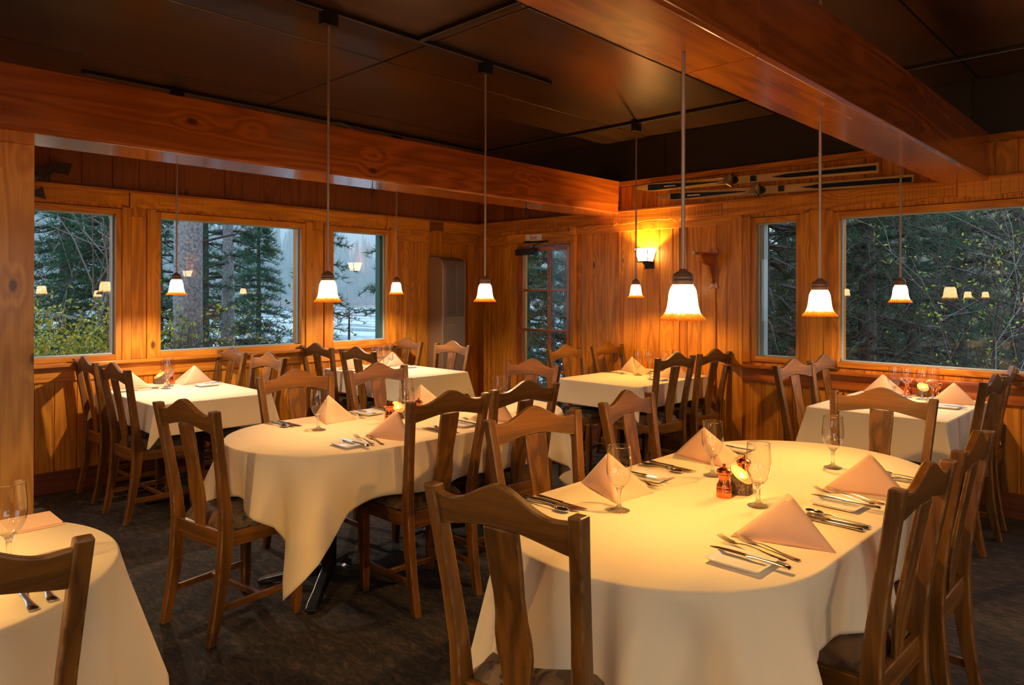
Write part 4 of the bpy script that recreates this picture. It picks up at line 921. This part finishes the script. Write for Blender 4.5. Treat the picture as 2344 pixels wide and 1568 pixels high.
GL = [(-1.368, 1.925, 'water glass at the near left of the foreground table, beside the pink napkin'), (-1.368, 2.548, 'water glass left of the log candle on the foreground table'), (-1.062, 2.292, 'tall water glass right of the copper mill on the foreground table'), (-1.078, 3.010, 'water glass at the far end of the foreground table by the orange chair'),
 (-3.278, 1.955, 'water glass at the left end of the middle oval table'), (-2.973, 2.290, 'water glass beside the copper mill on the middle oval table, nearer one'), (-3.33, 2.56, 'water glass behind the copper mill on the middle oval table, farther one'), (-3.02, 3.02, 'water glass rising behind the chair backs on the middle oval table'),
 (-2.235, .425, 'water glass at the left picture edge on the front left table'),
 (-5.46, 2.00, 'front water glass on the window table by the pine post'), (-5.58, 2.06, 'rear water glass on the window table by the pine post'),
 (-5.50, 3.90, 'nearest stemmed glass on the heater table'), (-5.62, 4.12, 'farthest stemmed glass on the heater table'),
 (-3.50, 5.20, 'water glass in front of the left napkin on the sconce table'), (-3.30, 5.50, 'water glass behind the dark chair on the sconce table'),
 (-1.500, 5.32, 'leftmost water glass on the right window table'), (-1.300, 5.46, 'rightmost water glass on the right window table')]
for i, (x, y, lb) in enumerate(GL): place('glass', water_glass, (x, y, ZTB + .0005), i * 1.3, lb, 'glass', 'stemmed water glasses')
for x, y, lb in ((-3.49, 5.36, 'small wine glass right of the tall one on the sconce table'), (-3.42, 5.50, 'small wine glass half hidden behind the chair on the sconce table'), (-1.45, 5.42, 'small wine glass second from left on the right window table'), (-1.345, 5.38, 'small wine glass in front of the candle on the right window table'),
 (-5.66, 3.98, 'small wine glass in the middle of the heater table, left one'), (-5.58, 4.02, 'small wine glass in the middle of the heater table, right one')): place('wine', wine_glass, (x, y, ZTB + .0005), 0, lb, 'glass', 'small wine glasses')
for x, y, lb in ((-1.198, 2.315, 'copper spice mill in front of the log candle on the foreground table'), (-1.213, 2.495, 'copper spice mill behind the log candle on the foreground table'), (-3.22, 2.362, 'copper spice mill standing free on the middle oval table'), (-3.184, 2.535, 'copper spice mill seen between chair post and splat on the middle table'),
 (-5.72, 2.13, 'copper spice mill beside the candle on the window table by the post'), (-1.475, 5.545, 'copper spice mill left of the candle on the right window table'), (-1.285, 5.56, 'copper spice mill right of the candle on the right window table')): place('mill', mill, (x, y, ZTB + .0005), 0, lb, 'pepper mill', 'copper spice mills')
for x, y, a, lb in ((-1.175, 2.40, 170, 'slant-cut log candle holder with lit tealight on the foreground table'), (-3.26, 2.45, 170, 'log candle holder between the copper mills on the middle oval table'), (-5.80, 2.07, 100, 'log candle holder with bright flame on the window table by the post'), (-1.38, 5.545, 120, 'log candle holder with a glowing flame on the right window table')): place('log', log_candle, (x, y, ZTB + .0005), R(a), lb, 'candle holder', 'log candle holders')

# ------------------------------------------------------------ outdoors
def blade_mesh(name, C, D, n, length, width, spread, mat, parent=None, rnd=None, jit=.35, leaf=False):
    """n thin blades at every centre C pointing around direction D"""
    C = np.repeat(np.asarray(C, float), n, 0); D = np.repeat(np.asarray(D, float), n, 0); K = len(C)
    d = D + RNG.normal(0, spread, (K, 3)); d /= np.linalg.norm(d, axis=1, keepdims=True) + 1e-9
    s = np.cross(d, RNG.normal(0, 1, (K, 3))); s /= np.linalg.norm(s, axis=1, keepdims=True) + 1e-9
    L = length * RNG.uniform(1 - jit, 1 + jit, (K, 1)); w = width * RNG.uniform(.7, 1.2, (K, 1))
    if leaf: V = np.stack([C, C + d * L * .5 + s * w, C + d * L, C + d * L * .5 - s * w], 1)
    else: V = np.stack([C - s * w * .5, C + s * w * .5, C + d * L], 1)
    k = V.shape[1]; V = V.reshape(-1, 3); me = bpy.data.meshes.new(name)
    me.vertices.add(len(V)); me.vertices.foreach_set('co', V.ravel()); me.loops.add(K * k); me.loops.foreach_set('vertex_index', np.arange(K * k, dtype=np.int32))
    me.polygons.add(K); me.polygons.foreach_set('loop_start', np.arange(0, K * k, k, dtype=np.int32)); me.update(calc_edges=True)
    a = me.attributes.new('rnd', 'FLOAT', 'FACE'); r = RNG.uniform(0, 1, K) if rnd is None else np.clip(np.repeat(rnd, n) + RNG.uniform(-.2, .2, K), 0, 1)
    a.data.foreach_set('value', r.astype(np.float32)); me.materials.append(mat)
    o = bpy.data.objects.new(name, me); COL.objects.link(o)
    if parent: o.parent = parent
    return o
def gz(x, y):
    d = np.hypot(np.maximum(0, -6.2 - x), np.maximum(0, y - 6) * .6); return -.55 - np.minimum(1.75, d * .12) + np.clip((y - 15) * .45, 0, 9) * np.clip((x + 17) / 5, 0, 1)
def conifer(x, y, H, Rc, label, trunk=.09, whorls=26, per=6, tufts=9, nl=.16, bare=.12, mat='needle', tmat='trunk', lean=0, nb=9, z0=None, bw=.010, droop=.25, up=.0, kind='pine tree', side=None):
    z0 = gz(x, y) if z0 is None else z0; t = tag(empty('pine_tree', (x, y, z0)), label, 'tree', 'pine trees outside the windows')
    tr = MB(); tr.tube([(lean * s * H, 0, s * H) for s in np.linspace(0, 1, 8)], [trunk * (1.05 - s) + .01 for s in np.linspace(0, 1, 8)], 10)
    C = []; D = []; RN = []
    br = MB()
    for w in range(whorls):
        s = bare + (1 - bare) * (w + RNG.uniform(-.3, .3)) / whorls; s = min(max(s, bare), .99)
        for _ in range(per):
            a = RNG.uniform(0, 2 * PI)
            if side is not None: a = side + RNG.uniform(-1.2, 1.2)
            L = Rc * (1 - s) ** .75 * RNG.uniform(.6, 1.15) + .12
            p0 = np.array([lean * s * H, 0, s * H]); dirh = np.array([math.cos(a), math.sin(a), 0]); pts = []
            for q in np.linspace(0, 1, 6): pts.append(p0 + dirh * L * q + np.array([0, 0, (up - droop * q) * L * q + RNG.normal(0, .02) * L]))
            if w % 2 == 0 or L > .5: br.tube(pts, [max(.006, trunk * .22 * (1 - q)) for q in np.linspace(0, 1, 6)], 4)
            for k in range(tufts):
                q = .22 + .78 * (k + RNG.uniform(0, 1)) / tufts; i = min(4, int(q * 5)); c = pts[i] + (pts[i + 1] - pts[i]) * (q * 5 - i)
                off = np.array([-dirh[1], dirh[0], 0]) * RNG.normal(0, .16) * L * (1.1 - q) + np.array([0, 0, RNG.normal(0, .03)])
                c = c + off; C.append(c); D.append(dirh * .7 + off * 1.2 + np.array([0, 0, .35])); RN.append(RNG.uniform(.1, .9) * .7 + .3 * q)
    tr.build('trunk', M[tmat], t, smooth=True); br.build('branches', M['trunk'], t, fixn=False)
    blade_mesh('needles', C, D, nb, nl, bw, .55, M[mat], t, rnd=np.array(RN)); return t
def twigs(x, y, H, label, n=26, spread=.5, rad=.008, mat='twig', leaves=0, lmat='gleaf', ls=.05, name='bare_shrub', cat='shrub', group=None, lean=(0, 0), z0=None, sub=5, llo=.15):
    z0 = gz(x, y) if z0 is None else z0; t = tag(empty(name, (x, y, z0)), label, cat, group); m = MB(); C = []
    for i in range(n):
        a = RNG.uniform(0, 2 * PI); r = RNG.uniform(0, .3) * spread; h = H * RNG.uniform(.6, 1.05); p = np.array([r * math.cos(a), r * math.sin(a), 0.]); pts = [p.copy()]
        d = np.array([math.cos(a) * spread * RNG.uniform(.1, .6) + lean[0], math.sin(a) * spread * RNG.uniform(.1, .6) + lean[1], h])
        for q in range(6): p = p + d / 6 + RNG.normal(0, .06, 3) * h * np.array([1, 1, .2]); pts.append(p.copy())
        m.tube(pts, [rad * (1.1 - k / 7) for k in range(7)], 4, cap=False)
        for _ in range(sub):
            k = RNG.integers(2, 6); b = pts[k] + (pts[k + 1] - pts[k]) * RNG.uniform(0, 1); e = b + np.array([*RNG.normal(0, .16, 2) * h * .8, abs(RNG.normal(.14, .08)) * h]); mid = (b + e) / 2 + RNG.normal(0, .02, 3) * h
            m.tube([b, mid, e], [rad * .5, rad * .4, rad * .25], 3, cap=False); pts.append(e); C += [mid, e]
        C += [p_ for p_ in pts[2:] if p_[2] > llo * H]
    m.build('stems', M[mat], t, fixn=False)
    if leaves:
        C = np.array(C); idx = RNG.integers(0, len(C), leaves); P_ = C[idx] + RNG.normal(0, .07, (leaves, 3)); D_ = RNG.normal(0, 1, (leaves, 3)); blade_mesh('leaves', P_, D_, 1, ls, ls * .28, .3, M[lmat], t, leaf=True)
    return t
def fan(px, depth, dy=0):        # ground point seen at picture column px (0-2344) at this depth from the viewpoint
    lat = (px - 1172) / 1629 * depth; a = R(44); return (-math.sin(a) * depth + math.cos(a) * lat, math.cos(a) * depth + math.sin(a) * lat)

# ground, lake, far bank and hills
def grid(name, x0, x1, y0, y1, nx, ny, fz, mat):
    xs = np.linspace(x0, x1, nx); ys = np.linspace(y0, y1, ny); vs = [(x, y, float(fz(x, y))) for x in xs for y in ys]
    fs = [(i * ny + j, (i + 1) * ny + j, (i + 1) * ny + j + 1, i * ny + j + 1) for i in range(nx - 1) for j in range(ny - 1)]
    return struct(MB().add(vs, fs).build(name, mat, smooth=True, ang=180))
grid('ground', -19, 60, -40, 70, 80, 110, lambda x, y: gz(x, y) - .06 + .05 * math.sin(x * 1.3) * math.cos(y * .9) - (5 if (XL - .1 < x < XR + .1 and YF < y < YB) else 0) * 0, M['ground'])
struct(MB().add([(-170, -160, -2.28), (-15.5, -160, -2.28), (-15.5, 330, -2.28), (-170, 330, -2.28)], [(0, 1, 2, 3)]).build('lake', M['lake'], fixn=False))
grid('far_bank', -200, -150, -160, 330, 8, 60, lambda x, y: -2.5 + max(0, (-153 - x)) * .05 + .15 * math.sin(y * .4), M['bank'])
def hill(x, y): d = max(0, -170 - x); return -2.2 + d * .22 + 9 * math.sin(y * .021 + 1) * min(1, d / 60) + 2 * math.sin(y * .13) * min(1, d / 40)
grid('hillside', -420, -160, -260, 430, 30, 70, hill, M['farneedle'])
C = []; D = []; m = MB()
pts = [(-156 - RNG.uniform(0, 1) ** 1.3 * 110, RNG.uniform(-60, 300)) for _ in range(1500)]
for x, y in pts:
    h = RNG.uniform(9, 19) * (1 if x < -160 else .7); z = max(-2.4, hill(x, y)) if x < -170 else -2.2; r = h * RNG.uniform(.10, .15); rr_ = RNG.uniform(.1, .9)
    for k in range(5):
        za = z + h * (.10 + .17 * k); rb = r * (1 - .17 * k) * RNG.uniform(.85, 1.1); zt_ = za + h * .30; j0 = RNG.uniform(0, 6)
        vs = [(x + rb * RNG.uniform(.6, 1.2) * math.cos(j0 + 2 * PI * j / 7), y + rb * RNG.uniform(.6, 1.2) * math.sin(j0 + 2 * PI * j / 7), za + RNG.uniform(-.3, .3)) for j in range(7)] + [(x, y, min(zt_, z + h))]
        m.add(vs, [(j, (j + 1) % 7, 7) for j in range(7)], float(rr_))
tag(m.build('distant_forest', M['farneedle'], fixn=False), 'dense conifer forest on the misty far shore of the lake', 'forest', kind='stuff')
P_ = np.stack([-152 - RNG.uniform(0, 5, 9000), RNG.uniform(-60, 300, 9000), np.full(9000, -2.3)], 1)
tag(blade_mesh('shore_brush', P_, np.tile([0, 0, 1.], (9000, 1)), 2, 2.3, .25, .25, M['brushred']), 'reddish leafless brush along the far shore of the lake', 'brush', kind='stuff')
P_ = np.stack([-150.5 - RNG.uniform(0, 2, 5000), RNG.uniform(-60, 300, 5000), np.full(5000, -2.3)], 1)
tag(blade_mesh('far_reeds', P_, np.tile([0, 0, 1.], (5000, 1)), 2, .55, .16, .25, M['reed']), 'pale yellow reeds at the water line of the far shore', 'reeds', kind='stuff')
P_ = np.stack([RNG.uniform(-19, -13, 5000), RNG.uniform(0, 34, 5000), np.zeros(5000)], 1); P_[:, 2] = gz(P_[:, 0], P_[:, 1]) - .1
tag(blade_mesh('shore_grass', P_, np.tile([0, 0, 1.], (5000, 1)), 4, .42, .012, .3, M['reed']), 'frosty dry grass along the near shore of the lake', 'grass', kind='stuff')
# mist over the lake
fm = NT('lake_mist'); vol = fm.n('VolumeScatter', {'Color': (.93, .97, 1.0), 'Density': .0024, 'Anisotropy': .0}); fm.t.links.new(vol.outputs[0], fm.out.inputs[1])
tag(MB().box((-420, -250, -4), (-24, 420, 75)).build('lake_mist', fm.m), 'pale blue evening mist hanging over the lake and far shore', 'mist', kind='stuff')

# trees: picture column, depth
x, y = fan(430, 8.6); t = tag(empty('pine_tree', (x, y, gz(x, y))), 'thick speckled grey pine trunk outside the second left window', 'tree', 'pine trees outside the windows')
MB().tube([(0, 0, 0), (0, 0, 2), (.02, 0, 4), (.05, 0, 7.5)], [.20, .165, .155, .13], 20).build('trunk', M['ptrunk'], t, smooth=True)
MB().tube([(0, 0, 3.3), (-.3, -.35, 3.25), (-.7, -.6, 3.3), (-1.1, -.9, 3.2)], [.035, .03, .02, .01], 6).tube([(0, 0, 2.9), (.2, .3, 3.0), (.5, .6, 3.1)], [.02, .015, .01], 6).build('branches', M['trunk'], t)
blade_mesh('needles', np.array([[-.3 - .8 * q, -.35 - .55 * q, 3.25] for q in RNG.uniform(0, 1, 60)]) + RNG.normal(0, .14, (60, 3)), np.tile([-.6, -.6, .2], (60, 1)), 10, .14, .008, .6, M['needle'], t)
conifer(*fan(150, 11.5), 8.0, 1.5, 'dark pine behind the bare birch outside the first left window', trunk=.12, whorls=32, per=11, tufts=13, nl=.13, bare=.15)
conifer(*fan(250, 10.0), 7.0, 1.25, 'dark pine at the right of the first left window', trunk=.11, whorls=32, per=11, tufts=13, nl=.12, bare=.22)
conifer(*fan(360, 12.5), 8.0, 1.3, 'dark pine behind the thick trunk, left of it', trunk=.12, whorls=28, per=7, tufts=10, nl=.15, bare=.25)
conifer(*fan(470, 15), 8.0, 1.1, 'pine just right of the thick speckled trunk', trunk=.10, whorls=30, per=10, tufts=12, nl=.13, bare=.15)
conifer(*fan(522, 14), 9.0, .85, 'tall pine with a straight visible trunk in the second left window', trunk=.15, whorls=30, per=4, tufts=8, nl=.15, bare=.2, tmat='ptrunk')
conifer(*fan(592, 17), 6.1, 1.0, 'pointed spruce standing before the lake in the second left window', trunk=.08, whorls=36, per=10, tufts=12, nl=.13, bare=.1)
conifer(*fan(738, 13.5), 5.6, .95, 'spruce mostly hidden behind the board between second and third left windows', trunk=.08, whorls=26, per=6, tufts=9, nl=.14, bare=.10)
conifer(*fan(915, 11.5), 5.6, 1.15, 'pine reaching in from the right edge of the third left window', trunk=.1, whorls=16, per=7, tufts=10, nl=.14, bare=.1, up=.1)
conifer(*fan(1205, 13.0), 5.4, .95, 'spruce seen through the left panes of the exit door', trunk=.09, whorls=34, per=11, tufts=12, nl=.12, bare=.02)
conifer(*fan(1300, 10.5), 4.6, 1.15, 'bushy pine seen through the right panes of the exit door', trunk=.09, whorls=28, per=11, tufts=12, nl=.12, bare=.0, up=.3, droop=.1)
conifer(*fan(1265, 9.4), 3.6, .45, 'rust-tipped young pine seen through the exit door', trunk=.04, whorls=12, per=5, tufts=7, nl=.13, bare=.4, mat='brownneedle')
for i, (px, d, H, Rc, mt, lb) in enumerate(((1745, 9.6, 7.0, 1.7, 'needle2', 'dark pine filling the narrow right window'), (1850, 11.0, 8.0, 1.8, 'needle', 'dark pine behind the board right of the narrow window'), (1985, 9.8, 7.5, 1.5, 'needle2', 'pine with twin dark trunks at the left of the big window'), (2090, 11.5, 8.0, 1.9, 'needle', 'large dark pine in the middle of the big right window'),
    (2200, 13.0, 8.5, 1.9, 'needle2', 'pine behind the yellow leaves in the big right window'), (2010, 14.5, 9, 2.2, 'needle', 'rear pine filling the back of the big right window'), (2330, 15.0, 8, 1.8, 'needle2', 'pine at the right picture edge beyond the big window'), (1790, 15, 9, 2.2, 'needle', 'rear pine behind the narrow right window'), (1690, 13, 8, 1.8, 'needle', 'pine hidden behind the coat bracket wall'), (2180, 18, 10, 2.4, 'needle', 'farthest dark pine beyond the big right window'), (1900, 18, 10, 2.4, 'needle2', 'farthest dark pine seen left in the big right window'))):
    conifer(*fan(px, d), H, Rc, lb, trunk=.13, whorls=28, per=10, tufts=14, nl=.14, bare=.03, mat=mt, nb=10, bw=.009)
# shrubs and bare trees
twigs(*fan(205, 8.8), 5.2, 'bare pale birch clump outside the first left window', n=5, spread=.8, rad=.020, name='bare_birch', cat='tree', sub=12)
twigs(*fan(120, 9.2), 4.6, 'bare pale birch at the left edge of the first left window', n=4, spread=.9, rad=.013, name='bare_birch', cat='tree', sub=14)
for px, d, H, lb in ((105, 7.7, 1.9, 'yellow-green willow bush at the left of the first window'), (180, 8.0, 1.75, 'yellow-green willow bush in the middle of the first window'), (245, 7.8, 1.9, 'yellow-green willow bush at the right of the first window')):
    twigs(*fan(px, d), H, lb, n=60, spread=1.2, rad=.005, mat='dtwig', leaves=6500, lmat='willow', ls=.055, name='willow_bush', group='willow bushes outside', llo=.1)
for px, d, H, L_, lb in ((385, 8.2, 1.9, 500, 'twiggy green-leaved shrub at the left of the second window'), (430, 7.9, 1.95, 350, 'twiggy shrub in front of the thick speckled trunk'), (478, 8.3, 1.85, 350, 'twiggy shrub right of the thick speckled trunk'), (548, 9.0, 1.75, 450, 'leafy shrub below the straight pine trunk')):
    twigs(*fan(px, d), H, lb, n=46, spread=1.1, rad=.006, mat='dtwig', leaves=L_, lmat='gleaf', ls=.06, name='twiggy_shrub', group='twiggy shrubs outside', llo=.3)
for px, d, H, lb in ((620, 9.0, 1.45, 'bare thin twigs before the lake, right part of the second window'), (670, 9.3, 1.4, 'bare thin twigs at the right edge of the second window'), (780, 9.5, 1.2, 'bare thin twigs at the left of the third window'), (850, 10, 1.2, 'bare thin twigs at the right of the third window'), (1230, 9.4, 1.2, 'pale bare twigs behind the exit door, left panes'), (1290, 9.0, 1.5, 'pale bare twigs behind the exit door, right panes')):
    twigs(*fan(px, d), H, lb, n=30, spread=.9, rad=.0035, mat='twig' if px > 1000 else 'dtwig', name='bare_twigs', group='bare twigs by the lake')
for px, d, H, lb in ((1760, 8.6, 3.4, 'tangle of bare branches outside the narrow right window'), (1960, 8.9, 3.6, 'tangle of bare branches at the left of the big window'), (2070, 8.4, 3.2, 'tangle of bare branches in the middle of the big window'), (2180, 8.8, 3.4, 'tangle of bare branches right of the hanging lamp outside')):
    twigs(*fan(px, d), H, lb, n=7, spread=1.8, rad=.005, mat='dtwig', leaves=22, lmat='yleaf', ls=.04, name='bare_shrub', group='bare shrubs behind the back wall', sub=12)
twigs(*fan(2300, 7.6), 4.4, 'aspen with yellow-green leaves at the right edge of the big window', n=7, spread=1.9, rad=.008, mat='twig', leaves=900, lmat='yleaf', ls=.05, name='aspen_tree', cat='tree', sub=12, llo=.1)
twigs(*fan(2240, 8.2), 4.8, 'slim aspen with yellow-green leaves above the right window table', n=6, spread=1.5, rad=.010, mat='dtwig', leaves=150, lmat='yleaf', ls=.045, name='aspen_tree', cat='tree', sub=12, llo=.1)
x, y = fan(798, 19); tag(MB().tube([(x, y, -2.4), (x + .02, y, -.8), (x, y + .02, .95)], [.07, .055, .02], 8).build('dead_snag', M['dtwig'], smooth=True), 'bare dead pole standing by the lake in the third left window', 'dead tree')
x, y = fan(1975, 11.5); tag(MB().tube([(x, y, -2), (x + .05, y, 1.0), (x + .1, y, 2.2)], [.14, .12, .1], 10).build('birch_tree', M['snow'], smooth=True), 'pale birch trunk behind the left part of the big right window', 'tree')
m = MB(); x, y = fan(150, 7.2); rg = []
for k, (r, z) in enumerate(((.0, .55), (.35, .52), (.6, .4), (.75, .15), (.7, -.2))): rg.append([(x + r * math.cos(a) * (1 + .15 * math.sin(3 * a)), y + 1.3 * r * math.sin(a), -.45 + z + .05 * math.sin(2 * a)) for a in np.linspace(0, 2 * PI, 21)[:-1]])
tag(m.loft(rg).build('pale_boulder', M['snow'], smooth=True), 'pale boulder below the first left window', 'rock')
